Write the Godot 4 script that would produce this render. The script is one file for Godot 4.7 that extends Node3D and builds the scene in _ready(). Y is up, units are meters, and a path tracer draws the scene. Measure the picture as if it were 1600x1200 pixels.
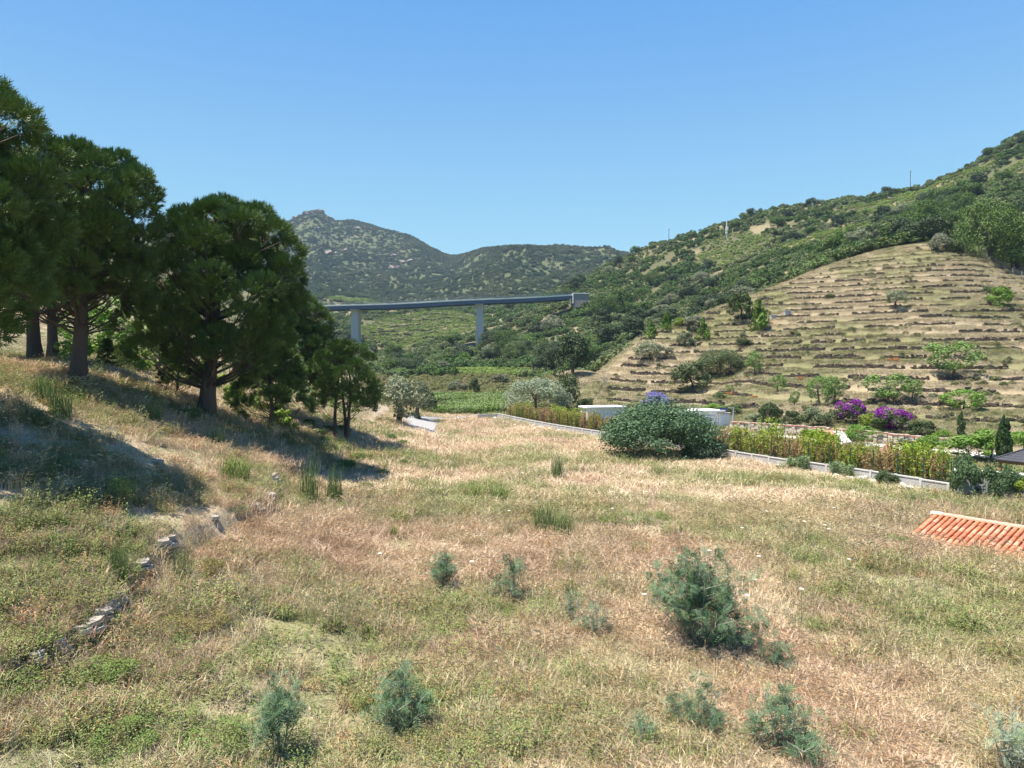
extends Node3D
# A dry field in a valley of terraced hills with a viaduct, seen from a few metres up on a summer noon.
# World: x to the east of the view axis, y up, -z into the valley; "d" below is the distance -z.
const COL_A = [-0.9897, -0.7198, -0.5848, -0.4499, -0.3149, -0.2744, -0.2474, -0.2204, -0.1440, -0.0900, -0.0450, 0.0000, 0.0900, 0.1799, 0.2699, 0.3599, 0.4499, 0.5398, 0.6298, 0.7198, 0.9897]
const COL_D = [
	[12, 18, 26, 38, 55, 80, 120, 160, 200, 300, 420, 500, 700, 1050, 1650, 2400],
	[12, 18, 26, 38, 55, 80, 120, 160, 200, 300, 420, 500, 700, 1050, 1650, 2400],
	[12, 18, 26, 38, 55, 80, 120, 160, 200, 300, 420, 500, 700, 1050, 1650, 2400],
	[12, 18, 26, 38, 55, 80, 120, 160, 200, 300, 420, 500, 700, 1050, 1650, 2400],
	[12, 18, 26, 38, 55, 80, 120, 160, 200, 300, 420, 500, 700, 1050, 1650, 2400],
	[12, 18, 26, 38, 55, 80, 120, 160, 200, 300, 420, 500, 700, 1050, 1650, 2400],
	[12, 18, 26, 38, 55, 80, 120, 160, 200, 300, 420, 500, 700, 1050, 1640, 2400],
	[12, 18, 26, 38, 55, 80, 120, 160, 200, 300, 420, 500, 700, 1050, 1620, 2400],
	[12, 18, 26, 38, 60, 90, 125, 160, 200, 300, 400, 480, 680, 1030, 1550, 2300],
	[12, 18, 26, 38, 60, 90, 125, 160, 200, 300, 390, 480, 660, 1000, 1400, 2000],
	[12, 18, 26, 38, 60, 90, 125, 160, 200, 280, 380, 470, 650, 950, 1230, 1800],
	[12, 18, 26, 38, 66, 90, 125, 160, 195, 270, 350, 440, 640, 900, 1120, 1700],
	[12, 18, 26, 38, 66, 92, 120, 150, 190, 270, 335, 430, 640, 880, 1100, 1700],
	[12, 18, 26, 38, 60, 80, 98, 126, 155, 205, 300, 410, 560, 860, 1100, 1700],
	[12, 18, 26, 38, 54, 74, 99, 131, 157, 205, 300, 410, 560, 860, 1100, 1700],
	[12, 18, 26, 38, 49, 68, 99, 134, 157, 200, 290, 410, 560, 860, 1100, 1700],
	[12, 18, 26, 37, 44, 62, 98, 136, 157, 200, 280, 395, 560, 860, 1100, 1700],
	[12, 18, 26, 34, 40.5, 58, 96, 135, 157, 200, 280, 380, 560, 860, 1100, 1700],
	[12, 17, 24, 31, 37, 54, 93, 130, 153, 195, 272, 362, 560, 860, 1100, 1700],
	[12, 17, 23, 29, 34.5, 51, 90, 126, 148, 192, 270, 352, 560, 860, 1100, 1700],
	[12, 16, 21, 26, 30, 45, 84, 118, 140, 188, 265, 345, 560, 860, 1100, 1700],
]
const COL_H = [
	[2.73, 5.23, 6.74, 8.09, 9.00, 14.00, 25.00, 37.00, 48.00, 66.00, 86.00, 96.00, 116.00, 165.00, 272.47, 150.00],
	[1.40, 3.31, 5.76, 7.08, 7.20, 11.50, 22.00, 32.00, 42.00, 60.00, 80.00, 90.00, 110.00, 160.00, 279.81, 150.00],
	[0.96, 2.23, 4.51, 6.44, 7.00, 11.00, 20.00, 29.00, 38.00, 55.00, 75.00, 85.00, 103.00, 160.00, 287.14, 150.00],
	[0.52, 1.30, 2.88, 4.44, 5.40, 8.00, 13.00, 19.00, 25.00, 36.00, 56.00, 64.00, 86.00, 158.00, 300.34, 150.00],
	[0.08, 0.61, 1.39, 1.90, 3.40, 4.50, 7.00, 10.00, 13.00, 20.00, 40.00, 48.00, 72.00, 133.86, 317.92, 150.00],
	[0.00, 0.41, 1.07, 1.35, 2.60, 3.60, 5.50, 8.00, 10.00, 16.00, 34.00, 44.00, 68.00, 131.99, 345.74, 150.00],
	[0.00, 0.27, 0.87, 1.03, 2.15, 3.00, 4.50, 6.50, 8.20, 14.00, 31.48, 42.41, 66.00, 129.18, 320.40, 150.00],
	[0.00, 0.13, 0.66, 0.71, 1.70, 2.40, 3.60, 5.00, 6.50, 12.00, 30.35, 41.96, 64.00, 126.37, 315.14, 150.00],
	[0.00, 0.00, 0.10, 0.40, 0.80, 0.80, 1.50, 2.60, 4.00, 8.35, 24.94, 40.56, 54.00, 116.75, 270.16, 150.00],
	[0.00, 0.00, 0.00, 0.00, 0.00, 0.30, 1.60, 3.40, 4.84, 11.58, 25.19, 40.13, 52.00, 117.12, 209.83, 120.00],
	[0.00, 0.00, 0.00, 0.00, 0.00, 0.40, 1.60, 3.69, 5.20, 11.27, 25.07, 38.60, 54.00, 121.78, 195.05, 110.00],
	[0.00, 0.00, 0.00, 0.00, 0.00, 0.50, 1.80, 3.40, 5.07, 11.85, 24.27, 37.37, 60.00, 122.16, 183.21, 100.00],
	[0.00, 0.00, 0.00, 0.00, 0.00, 0.50, 5.38, 2.50, 6.15, 21.53, 37.91, 53.97, 66.00, 121.17, 178.11, 100.00],
	[0.00, 0.00, 0.00, 0.00, 0.00, 0.70, 2.86, 10.73, 6.00, 13.81, 31.73, 68.22, 60.00, 103.24, 167.34, 100.00],
	[0.00, 0.00, 0.00, 0.00, 0.00, 0.90, 5.13, 15.93, 12.00, 20.42, 40.57, 80.62, 66.00, 90.00, 140.00, 100.00],
	[0.00, 0.00, 0.00, 0.00, 0.00, 1.20, 7.44, 20.56, 19.00, 29.02, 51.85, 90.44, 70.00, 90.00, 140.00, 100.00],
	[0.00, 0.00, 0.00, 0.00, 0.00, 1.20, 9.90, 25.37, 29.05, 35.80, 56.78, 92.29, 70.00, 90.00, 140.00, 100.00],
	[0.00, 0.00, 0.00, 0.00, 0.00, 1.20, 11.48, 28.36, 33.80, 44.86, 65.23, 91.75, 70.00, 90.00, 140.00, 100.00],
	[0.00, 0.00, 0.00, 0.00, 0.00, 1.00, 11.42, 27.34, 33.38, 44.96, 68.87, 100.55, 75.00, 90.00, 140.00, 100.00],
	[0.00, 0.00, 0.00, 0.00, 0.00, 0.90, 10.63, 22.90, 31.21, 46.93, 77.96, 115.67, 80.00, 90.00, 140.00, 100.00],
	[0.00, 0.00, 0.00, 0.00, 0.00, 0.80, 10.39, 21.26, 28.90, 46.43, 84.84, 134.14, 110.00, 90.00, 140.00, 100.00],
]

const PLANTS = [
	["olive_tree", 21.27, -110.06, 4.55, 3.27, "silvery grey olive tree on the bare left spur, above its lower terrace walls"],
	["carob_tree", 28.71, -98.24, 6.71, 4.15, "larger rounded olive green carob tree of the pair on the lower spur"],
	["carob_tree", 23.54, -93.09, 4.69, 3.93, "smaller rounded carob tree just below its larger twin on the spur"],
	["bare_tree", 13.08, -100.24, 3.43, 3.61, "greyish nearly leafless tree at the foot of the spur terraces"],
	["young_pine", 23.30, -119.05, 2.78, 3.21, "bright green young pine low on the spur ridge beside the oak wood"],
	["young_pine", 26.03, -120.33, 2.60, 3.14, "pointed bright green young pine on the spur ridge, second from the bottom"],
	["shrub", 28.40, -120.79, 1.96, 1.63, "small yellow green bush between the young pines on the spur ridge"],
	["shrub", 30.36, -118.71, 3.20, 2.35, "fresh green leafy bush on the spur ridge beside the round grey one"],
	["round_shrub", 27.64, -112.73, 2.84, 2.43, "round dark grey green bush below the leafy bushes of the spur ridge"],
	["young_pine", 30.38, -113.17, 2.65, 3.87, "bright conical young pine beside the round grey green bush of the spur ridge"],
	["round_shrub", 24.34, -109.70, 1.58, 1.38, "small grey tussock bush right of the silvery olive on the spur"],
	["dark_pine", 37.26, -116.65, 4.20, 4.72, "dark dense pine with a bare foot on the spur ridge"],
	["young_pine", 38.28, -110.47, 4.17, 5.07, "tall conical bright green pine right of the dark pine on the spur ridge"],
	["shrub", 34.59, -106.97, 2.69, 1.25, "clipped dark green hedge block above the larger carob tree"],
	["shrub", 35.81, -110.50, 0.99, 0.99, "tiny grey bush above the clipped hedge block on the spur"],
	["almond_tree", 31.62, -93.01, 2.34, 3.09, "small light green almond tree right of the larger carob tree"],
	["almond_tree", 30.54, -81.57, 1.91, 2.05, "small sparse almond tree left of the twin almond trees"],
	["almond_tree", 29.37, -73.79, 0.93, 1.59, "tiny almond sapling with a dark stem above the retaining wall"],
	["almond_tree", 31.09, -71.92, 2.33, 2.98, "left one of the twin feathery almond trees above the first bougainvillea"],
	["almond_tree", 32.96, -72.91, 2.23, 2.75, "right one of the twin feathery almond trees above the first bougainvillea"],
	["almond_tree", 36.58, -69.20, 4.11, 2.99, "wide light green almond tree above the gap between the two bougainvilleas"],
	["almond_tree", 38.59, -68.57, 1.85, 1.85, "thin straggly almond tree right of the wide almond tree"],
	["bare_tree", 39.66, -67.56, 1.34, 1.82, "small leafless grey sapling above the second bougainvillea"],
	["almond_tree", 46.44, -75.05, 5.13, 3.85, "largest almond tree on the hill, leaning trunk and wide crown"],
	["fig_tree", 41.23, -64.94, 3.39, 1.87, "low spreading fig tree above the lone cypress"],
	["olive_tree", 56.23, -104.51, 2.63, 3.01, "lone small olive tree in the middle of the bare terraces"],
	["round_shrub", 70.61, -103.35, 3.35, 3.07, "round bright green bush high on the right of the bare terraces"],
	["round_shrub", 72.16, -108.38, 1.56, 1.36, "small round bush touching the larger round bush on the upper terraces"],
	["round_shrub", 51.76, -116.20, 1.46, 0.94, "tiny green bush beside the broken cross wall of the upper terraces"],
	["almond_tree", 26.83, -87.67, 0.95, 1.10, "tiny almond sapling with orange dead growth at its foot"],
	["shrub", 24.84, -84.88, 1.37, 0.92, "small round green shrub above the big blue green wattle tree"],
	["shrub", 24.70, -67.67, 2.19, 2.01, "dense dark olive shrub standing over the brick topped wall"],
	["shrub", 25.82, -65.55, 1.65, 1.36, "leafy green shrub right of the dense dark shrub over the wall"],
	["shrub", 22.52, -78.13, 2.53, 1.05, "broad bright green shrub behind the white pool house"],
	["shrub", 23.41, -74.67, 2.01, 1.21, "mid green shrub beside the pole of the pool house"],
	["shrub", 23.54, -68.72, 1.73, 0.87, "pale sage green mound on the brick topped wall"],
	["shrub", 26.93, -62.89, 2.71, 1.81, "spreading pink flowered oleander left of the first bougainvillea"],
	["bougainvillea", 30.00, -63.05, 2.72, 2.38, "taller purple bougainvillea bush with a rounded head"],
	["bougainvillea", 31.54, -59.10, 3.08, 2.18, "wider purple bougainvillea trailing down over the wall"],
	["shrub", 28.78, -63.86, 1.26, 1.26, "dark green shrub between oleander and first bougainvillea"],
	["shrub", 30.49, -60.19, 1.84, 1.46, "yellow green shrub between the two bougainvilleas"],
	["shrub", 32.59, -56.48, 2.23, 1.27, "dark spiky green shrub right of the second bougainvillea"],
	["shrub", 34.92, -62.49, 1.12, 0.84, "brownish shrub behind the trailing bougainvillea"],
	["fig_tree", 27.05, -55.02, 2.47, 1.43, "bright green fig tree growing in front of the retaining wall"],
	["cypress", 34.79, -54.95, 0.74, 1.98, "single slim dark cypress at the foot of the hill"],
	["shrub", 33.18, -54.75, 1.18, 0.69, "bright green clipped dome shrub left of the lone cypress"],
	["fruit_tree", 28.57, -48.32, 1.74, 1.65, "leafy green fruit tree left of the trimmed orchard trees"],
	["fruit_tree", 30.08, -46.59, 2.77, 1.84, "trimmed bright green fruit tree left of the twin cypress"],
	["fruit_tree", 31.82, -47.12, 2.54, 1.99, "taller fruit tree just behind the twin cypress"],
	["fruit_tree", 34.55, -47.96, 2.16, 1.73, "fruit tree right of the twin cypress behind the gazebo roof"],
	["fruit_tree", 27.62, -48.56, 1.31, 1.14, "small fruit tree behind the bamboo clump"],
	["cypress", 31.40, -45.22, 1.06, 3.09, "taller twin spired dark cypress beside the gazebo"],
	["cypress", 31.11, -45.27, 0.57, 2.56, "shorter spire of the cypress pair beside the gazebo"],
	["round_shrub", 23.09, -54.46, 2.64, 1.57, "clipped round yellow green shrub beside the driveway"],
	["round_shrub", 23.72, -62.05, 0.56, 0.89, "small blue grey shrub standing against the brick topped wall"],
	["round_shrub", 29.06, -52.89, 0.57, 0.67, "blue grey shrub against the retaining wall, left of its pair"],
	["round_shrub", 29.38, -52.53, 0.47, 0.66, "blue grey shrub against the retaining wall, right of its pair"],
	["olive_tree", -10.73, -66.89, 4.45, 4.93, "large grey green olive tree beside the bend of the lane"],
	["olive_tree", -10.31, -78.87, 2.84, 4.47, "darker olive tree right behind the large one at the lane"],
	["shrub", -10.62, -90.64, 2.12, 2.85, "dark green bush behind the lane"],
	["willow", 3.02, -88.26, 6.98, 5.16, "large silvery grey leaved tree on the valley floor"],
	["carob_tree", 7.21, -91.00, 3.60, 5.32, "green rounded tree right of the silvery tree"],
	["shrub", 8.97, -86.59, 2.34, 2.34, "dark green bush in the shade at the foot of the spur"],
	["holm_oak", 10.55, -177.74, 9.59, 10.07, "large dark holm oak in the valley, left of the darkest pair"],
	["holm_oak", 9.45, -112.96, 5.49, 7.62, "large dark holm oak in the valley, right of the darkest pair"],
	["shrub", -6.27, -120.14, 1.73, 2.92, "dark upright bush at the edge of the valley meadow"],
	["shrub", -9.66, -126.30, 3.41, 1.93, "grey green bush at the edge of the valley meadow"],
	["shrub", -2.57, -142.64, 3.85, 2.31, "grey bush right of the valley vineyard"],
	["shrub", -19.09, -193.01, 3.47, 2.95, "grey shrub left of the valley vineyard"],
	["shrub", -14.91, -218.26, 4.71, 4.32, "fresh green bush above the valley vineyard"],
	["holm_oak", -29.73, -236.24, 4.67, 3.40, "dark round oak under the left end of the far vineyard slope"],
	["holm_oak", -29.50, -192.95, 10.41, 3.99, "dark wide oak clump behind the large olive tree"],
	["holm_oak", -6.50, -241.18, 8.68, 10.84, "dark oak next to the right viaduct pier"],
	["umbrella_pine", -2.13, -237.25, 8.53, 11.73, "green pine right of the right viaduct pier"],
	["shrub", 0.99, -219.49, 7.90, 5.92, "mid green bush below the pine at the viaduct pier"],
	["umbrella_pine", 35.27, -271.20, 10.73, 9.76, "large umbrella pine below the viaduct abutment"],
	["umbrella_pine", 42.75, -280.37, 10.09, 10.09, "tall umbrella pine behind the large one below the abutment"],
	["umbrella_pine", 48.37, -269.65, 11.15, 6.55, "wide umbrella pine right of the two tall ones"],
	["umbrella_pine", 52.88, -290.53, 8.36, 8.10, "umbrella pine standing above the wide one"],
	["umbrella_pine", 64.21, -325.82, 7.03, 7.62, "lone dark green pine on the rocky slope"],
	["umbrella_pine", 85.20, -126.94, 10.96, 11.42, "huge rounded pine at the right end of the terraces top"],
	["umbrella_pine", 89.91, -127.14, 8.00, 10.29, "rounded pine behind the huge one at the right picture edge"],
	["umbrella_pine", 87.07, -124.36, 5.14, 4.92, "smaller pine in front of the huge one beside the fence"],
	["umbrella_pine", 99.33, -173.67, 9.37, 8.43, "wide bright pine above the top of the terraces"],
	["umbrella_pine", 137.23, -221.10, 9.94, 8.95, "pine grove tree behind the top of the terraces"],
	["bare_tree", 127.59, -291.35, 8.38, 4.72, "pale violet grey leafless tree on the far wooded slope"],
	["round_shrub", 73.21, -144.87, 4.43, 3.91, "grey green dome bush on the shoulder above the terraces"],
	["round_shrub", 77.12, -128.11, 3.92, 3.69, "grey bush behind the white tank"],
	["round_shrub", 78.76, -127.62, 3.21, 2.64, "green bush right of the white tank"],
]
func _ready() -> void:
	rng.seed = 20240611
	# camera
	var cam := Camera3D.new()
	cam.name = "camera"
	cam.fov = 56.70
	cam.near = 0.1
	cam.far = 6000.0
	cam.position = Vector3(0, 7, 0)
	cam.rotation_degrees = Vector3(-1.80, 0, 0)
	add_child(cam)
	cam.current = true
	# sky and air
	var sky_m := ProceduralSkyMaterial.new()
	sky_m.sky_top_color = Color(0.1608, 0.3811, 0.6336)
	sky_m.sky_horizon_color = Color(0.5392, 0.6953, 0.6891)
	sky_m.sky_curve = 0.2
	sky_m.ground_bottom_color = Color(0.36, 0.33, 0.26)
	sky_m.ground_horizon_color = Color(0.45, 0.5, 0.5)
	sky_m.sun_angle_max = 4.0
	var sky := Sky.new()
	sky.sky_material = sky_m
	var env := Environment.new()
	env.background_mode = Environment.BG_SKY
	env.sky = sky
	env.tonemap_mode = Environment.TONE_MAPPER_LINEAR
	env.tonemap_exposure = 2.3
	env.sdfgi_enabled = true
	env.ssao_enabled = true
	env.ssil_enabled = true
	env.fog_enabled = true
	env.fog_density = 0.00012
	env.fog_light_color = Color(0.72, 0.82, 0.95)
	var we := WorldEnvironment.new()
	we.name = "world"
	we.environment = env
	add_child(we)
	# high summer sun, to the left of the camera
	var sun := DirectionalLight3D.new()
	sun.name = "sun"
	sun.light_color = Color(1.0, 0.96, 0.90)
	sun.light_energy = 1.6
	sun.light_angular_distance = 0.5
	sun.shadow_enabled = true
	add_child(sun)
	var el := deg_to_rad(70.0)
	var az := deg_to_rad(-12.0)
	var to_sun := Vector3(-cos(el) * cos(az), sin(el), -cos(el) * sin(az))
	sun.look_at_from_position(to_sun * 100.0, Vector3.ZERO)
	# land
	prepare_ground()
	prepare_crowns()
	build_ground()
	print("ground ", Time.get_ticks_msec())
	viaduct()
	terrace_walls()
	valley()
	vineyards()
	hill_cover()
	print("hills ", Time.get_ticks_msec())
	field_wall()
	property()
	near_pines()
	print("pines ", Time.get_ticks_msec())
	wattles()
	field_details()
	garden_weeds()
	field_grass()
	print("done ", Time.get_ticks_msec())
const KNOTS := 16
const FINE := 4000
var k_d := PackedFloat32Array()
var k_h := PackedFloat32Array()
var k_m := PackedFloat32Array()
var rng := RandomNumberGenerator.new()
var n_small := FastNoiseLite.new()
var n_mid := FastNoiseLite.new()
var n_big := FastNoiseLite.new()
var n_patch := FastNoiseLite.new()
var n_ridge := FastNoiseLite.new()
var used := {}
var mats := {}

# ---------------------------------------------------------------- names, labels, nodes
func numbered(called: String) -> String:
	var n: int = used.get(called, 0)
	used[called] = n + 1
	return called if n == 0 else "%s_%03d" % [called, n]

func tag(o: Node, label: String, category := "", group := "", kind := "") -> Node:
	if label != "":
		o.set_meta("label", label)
	if category != "":
		o.set_meta("category", category)
	if group != "":
		o.set_meta("group", group)
	if kind != "":
		o.set_meta("kind", kind)
	return o

func thing(called: String, label: String, category: String, at: Vector3, turn := 0.0, group := "") -> Node3D:
	var o := Node3D.new()
	o.name = numbered(called)
	add_child(o)
	o.position = at
	o.rotation.y = turn
	tag(o, label, category, group, "thing")
	return o

func part(called: String, mesh: Mesh, material: Material, parent: Node, at := Transform3D.IDENTITY) -> MeshInstance3D:
	var m := MeshInstance3D.new()
	m.name = called if parent != self else numbered(called)
	m.mesh = mesh
	m.material_override = material
	m.transform = at
	parent.add_child(m, true)
	return m

func structure(called: String, mesh: Mesh, material: Material) -> MeshInstance3D:
	var m := part(called, mesh, material, self)
	m.set_meta("kind", "structure")
	return m

# ---------------------------------------------------------------- materials
func lin(r: float, g: float, b: float) -> Color:
	return Color(r, g, b).linear_to_srgb()

func mat(key: String, color: Color, rough := 0.9, vertex := false, back := Color(0, 0, 0)) -> StandardMaterial3D:
	if mats.has(key):
		return mats[key]
	var m := StandardMaterial3D.new()
	m.albedo_color = color.linear_to_srgb()
	m.roughness = rough
	m.metallic_specular = 0.3
	m.vertex_color_use_as_albedo = vertex
	m.cull_mode = BaseMaterial3D.CULL_DISABLED
	if back.v > 0.0:
		m.backlight_enabled = true
		m.backlight = back.linear_to_srgb()
	mats[key] = m
	return m

func leaf_mat(key: String, color: Color, rough := 0.6) -> StandardMaterial3D:
	return mat("leaf_" + key, color, rough, true, Color(color.r * 0.7, color.g * 0.75, color.b * 0.45))

func noise_tex(seed_: int, freq: float, lo: Color, hi: Color, size := 512, octaves := 5, normal := false) -> NoiseTexture2D:
	var n := FastNoiseLite.new()
	n.seed = seed_
	n.frequency = freq
	n.fractal_octaves = octaves
	var t := NoiseTexture2D.new()
	t.width = size
	t.height = size
	t.seamless = true
	t.noise = n
	if normal:
		t.as_normal_map = true
		t.bump_strength = 6.0
	else:
		var g := Gradient.new()
		g.set_color(0, lo)
		g.set_color(1, hi)
		t.color_ramp = g
	return t

func rough_mat(key: String, lo: Color, hi: Color, scale: float, rough := 0.95, vertex := false, seed_ := 7, freq := 0.02) -> StandardMaterial3D:
	if mats.has(key):
		return mats[key]
	var m := mat(key, Color(1, 1, 1), rough, vertex)
	m.albedo_texture = noise_tex(seed_, freq, lo.linear_to_srgb(), hi.linear_to_srgb())
	m.normal_enabled = true
	m.normal_texture = noise_tex(seed_ + 1, freq * 1.6, lo, hi, 512, 5, true)
	m.normal_scale = 0.7
	m.uv1_triplanar = true
	m.uv1_world_triplanar = true
	m.uv1_scale = Vector3.ONE * scale
	return m

# ---------------------------------------------------------------- mesh building
class Soup:
	var v := PackedVector3Array()
	var c := PackedColorArray()
	func tri(p: Vector3, q: Vector3, r: Vector3, col: Color) -> void:
		v.append(p); v.append(q); v.append(r)
		c.append(col); c.append(col); c.append(col)
	func quad(p: Vector3, q: Vector3, r: Vector3, s: Vector3, col: Color) -> void:
		tri(p, q, r, col)
		tri(p, r, s, col)
	func box(t: Transform3D, size: Vector3, col: Color) -> void:
		var e := size * 0.5
		var p := []
		for i in 8:
			p.append(t * Vector3(e.x if i & 1 else -e.x, e.y if i & 2 else -e.y, e.z if i & 4 else -e.z))
		hexa(p, col)
	func hexa(p: Array, col: Color) -> void:
		quad(p[0], p[1], p[3], p[2], col)
		quad(p[5], p[4], p[6], p[7], col)
		quad(p[4], p[0], p[2], p[6], col)
		quad(p[1], p[5], p[7], p[3], col)
		quad(p[2], p[3], p[7], p[6], col)
		quad(p[4], p[5], p[1], p[0], col)
	# a rough stone: a box with its corners pushed about and its edges cut
	func stone(t: Transform3D, size: Vector3, r: RandomNumberGenerator, col: Color, rough := 0.18) -> void:
		var e := size * 0.5
		var p := []
		for i in 8:
			var w := Vector3(e.x if i & 1 else -e.x, e.y if i & 2 else -e.y, e.z if i & 4 else -e.z)
			p.append(t * (w * Vector3(1 + r.randf_range(-rough, rough), 1 + r.randf_range(-rough, rough), 1 + r.randf_range(-rough, rough))))
		hexa(p, col)
	func tube(pts: Array, radii: Array, sides: int, col: Color) -> void:
		var prev := []
		for i in pts.size():
			var a: Vector3 = pts[max(i - 1, 0)]
			var b: Vector3 = pts[min(i + 1, pts.size() - 1)]
			var f := (b - a).normalized()
			var s := f.cross(Vector3.RIGHT if absf(f.x) < 0.8 else Vector3.FORWARD).normalized()
			var u := s.cross(f)
			var ring := []
			for k in sides:
				var g := TAU * k / sides
				ring.append(pts[i] + (s * cos(g) + u * sin(g)) * float(radii[i]))
			if i > 0:
				for k in sides:
					quad(prev[k], prev[(k + 1) % sides], ring[(k + 1) % sides], ring[k], col)
			prev = ring
		for k in range(1, sides - 1):
			tri(prev[0], prev[k], prev[k + 1], col)
	func mesh() -> ArrayMesh:
		var a := []
		a.resize(Mesh.ARRAY_MAX)
		a[Mesh.ARRAY_VERTEX] = v
		a[Mesh.ARRAY_COLOR] = c
		var m := ArrayMesh.new()
		m.add_surface_from_arrays(Mesh.PRIMITIVE_TRIANGLES, a)
		return m
	# the same with shared, smoothed corners: for trunks, limbs and boulders
	func smooth() -> ArrayMesh:
		var st := SurfaceTool.new()
		st.begin(Mesh.PRIMITIVE_TRIANGLES)
		st.set_smooth_group(0)
		for i in v.size():
			st.set_color(c[i])
			st.add_vertex(v[i])
		st.index()
		st.generate_normals()
		return st.commit()

func jitter(r: RandomNumberGenerator, lo := 0.8, hi := 1.2, hue := 0.06) -> Color:
	var k := r.randf_range(lo, hi)
	return Color(k * (1 + r.randf_range(-hue, hue)), k, k * (1 + r.randf_range(-hue, hue)))

func on_sphere(r: RandomNumberGenerator) -> Vector3:
	var z := r.randf_range(-1, 1)
	var g := r.randf() * TAU
	var s := sqrt(1 - z * z)
	return Vector3(s * cos(g), z, s * sin(g))

func seeded(s: int) -> RandomNumberGenerator:
	var r := RandomNumberGenerator.new()
	r.seed = s * 7919 + 13
	return r

# ---------------------------------------------------------------- terrain
func prepare_ground() -> void:
	n_small.seed = 3; n_small.frequency = 0.45; n_small.fractal_octaves = 3
	n_mid.seed = 5; n_mid.frequency = 0.035; n_mid.fractal_octaves = 4
	n_big.seed = 9; n_big.frequency = 0.006; n_big.fractal_octaves = 5
	n_patch.seed = 21; n_patch.frequency = 0.16; n_patch.fractal_octaves = 4
	n_ridge.seed = 31; n_ridge.frequency = 0.0042; n_ridge.fractal_type = FastNoiseLite.FRACTAL_RIDGED; n_ridge.fractal_octaves = 4
	var n := COL_A.size()
	k_d.resize((FINE + 1) * KNOTS); k_h.resize((FINE + 1) * KNOTS); k_m.resize((FINE + 1) * KNOTS)
	for i in FINE + 1:
		var a: float = lerpf(COL_A[0], COL_A[n - 1], float(i) / FINE)
		var j := 0
		while j < n - 2 and a >= COL_A[j + 1]:
			j += 1
		var w: float = COL_A[j + 1] - COL_A[j]
		var t: float = (a - COL_A[j]) / w
		var c0 := 2 * t * t * t - 3 * t * t + 1
		var c1 := t * t * t - 2 * t * t + t
		var c2 := -2 * t * t * t + 3 * t * t
		var c3 := t * t * t - t * t
		for k in KNOTS:
			k_d[i * KNOTS + k] = c0 * COL_D[j][k] + c1 * w * slope_of(COL_D, j, k) + c2 * COL_D[j + 1][k] + c3 * w * slope_of(COL_D, j + 1, k)
			k_h[i * KNOTS + k] = c0 * COL_H[j][k] + c1 * w * slope_of(COL_H, j, k) + c2 * COL_H[j + 1][k] + c3 * w * slope_of(COL_H, j + 1, k)
		for k in KNOTS:
			var q := i * KNOTS + k
			if k == 0 or k == KNOTS - 1:
				k_m[q] = 0.0
			else:
				var s0 := (k_h[q] - k_h[q - 1]) / (k_d[q] - k_d[q - 1])
				var s1 := (k_h[q + 1] - k_h[q]) / (k_d[q + 1] - k_d[q])
				k_m[q] = 0.0 if s0 * s1 <= 0 else 2 * s0 * s1 / (s0 + s1)

func slope_of(m: Array, j: int, k: int) -> float:
	var lo := maxi(j - 1, 0)
	var hi := mini(j + 1, m.size() - 1)
	return (m[hi][k] - m[lo][k]) / (COL_A[hi] - COL_A[lo])

var at_knot := 0.0   # where ground0 last landed, in knots
func ground0(x: float, d: float) -> float:
	var dd := maxf(d, 12.0)
	var a := clampf(x / dd, COL_A[0], COL_A[COL_A.size() - 1])
	var b := int(round((a - COL_A[0]) / (COL_A[COL_A.size() - 1] - COL_A[0]) * FINE)) * KNOTS
	var j := 0
	while j < KNOTS - 2 and dd >= k_d[b + j + 1]:
		j += 1
	var q := b + j
	var w := k_d[q + 1] - k_d[q]
	var t := clampf((dd - k_d[q]) / w, 0, 1)
	at_knot = j + t
	var t2 := t * t
	var t3 := t2 * t
	return (2 * t3 - 3 * t2 + 1) * k_h[q] + (t3 - 2 * t2 + t) * w * k_m[q] + (3 * t2 - 2 * t3) * k_h[q + 1] + (t3 - t2) * w * k_m[q + 1]

const STEP := 1.12
const RISER := 0.13
func terraced(x: float, d: float, k: float) -> float:   # how far the old terraces shape the ground here, 0 to 1
	var a := x / maxf(d, 12.0)
	return smoothstep(5.05, 5.3, k) * (1.0 - smoothstep(6.9, 7.03, k)) * smoothstep(0.10, 0.17, a) * (0.5 + 0.5 * smoothstep(-0.34, -0.16, n_mid.get_noise_2d(x * 0.9 - 77, d * 0.9 + 31)))

func contour_noise(x: float, d: float) -> float:   # how the terrace lines stray from the level
	return 0.6 * n_mid.get_noise_2d(x * 1.1, d * 1.1) + 0.22 * n_patch.get_noise_2d(x * 0.7, d * 0.7)

func edge_x(d: float) -> float:   # the old terrace edge on the slope beside the field
	return -9.15 - maxf(d - 25.0, 0.0) * 0.16 + 0.35 * sin(d * 0.55)

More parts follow.
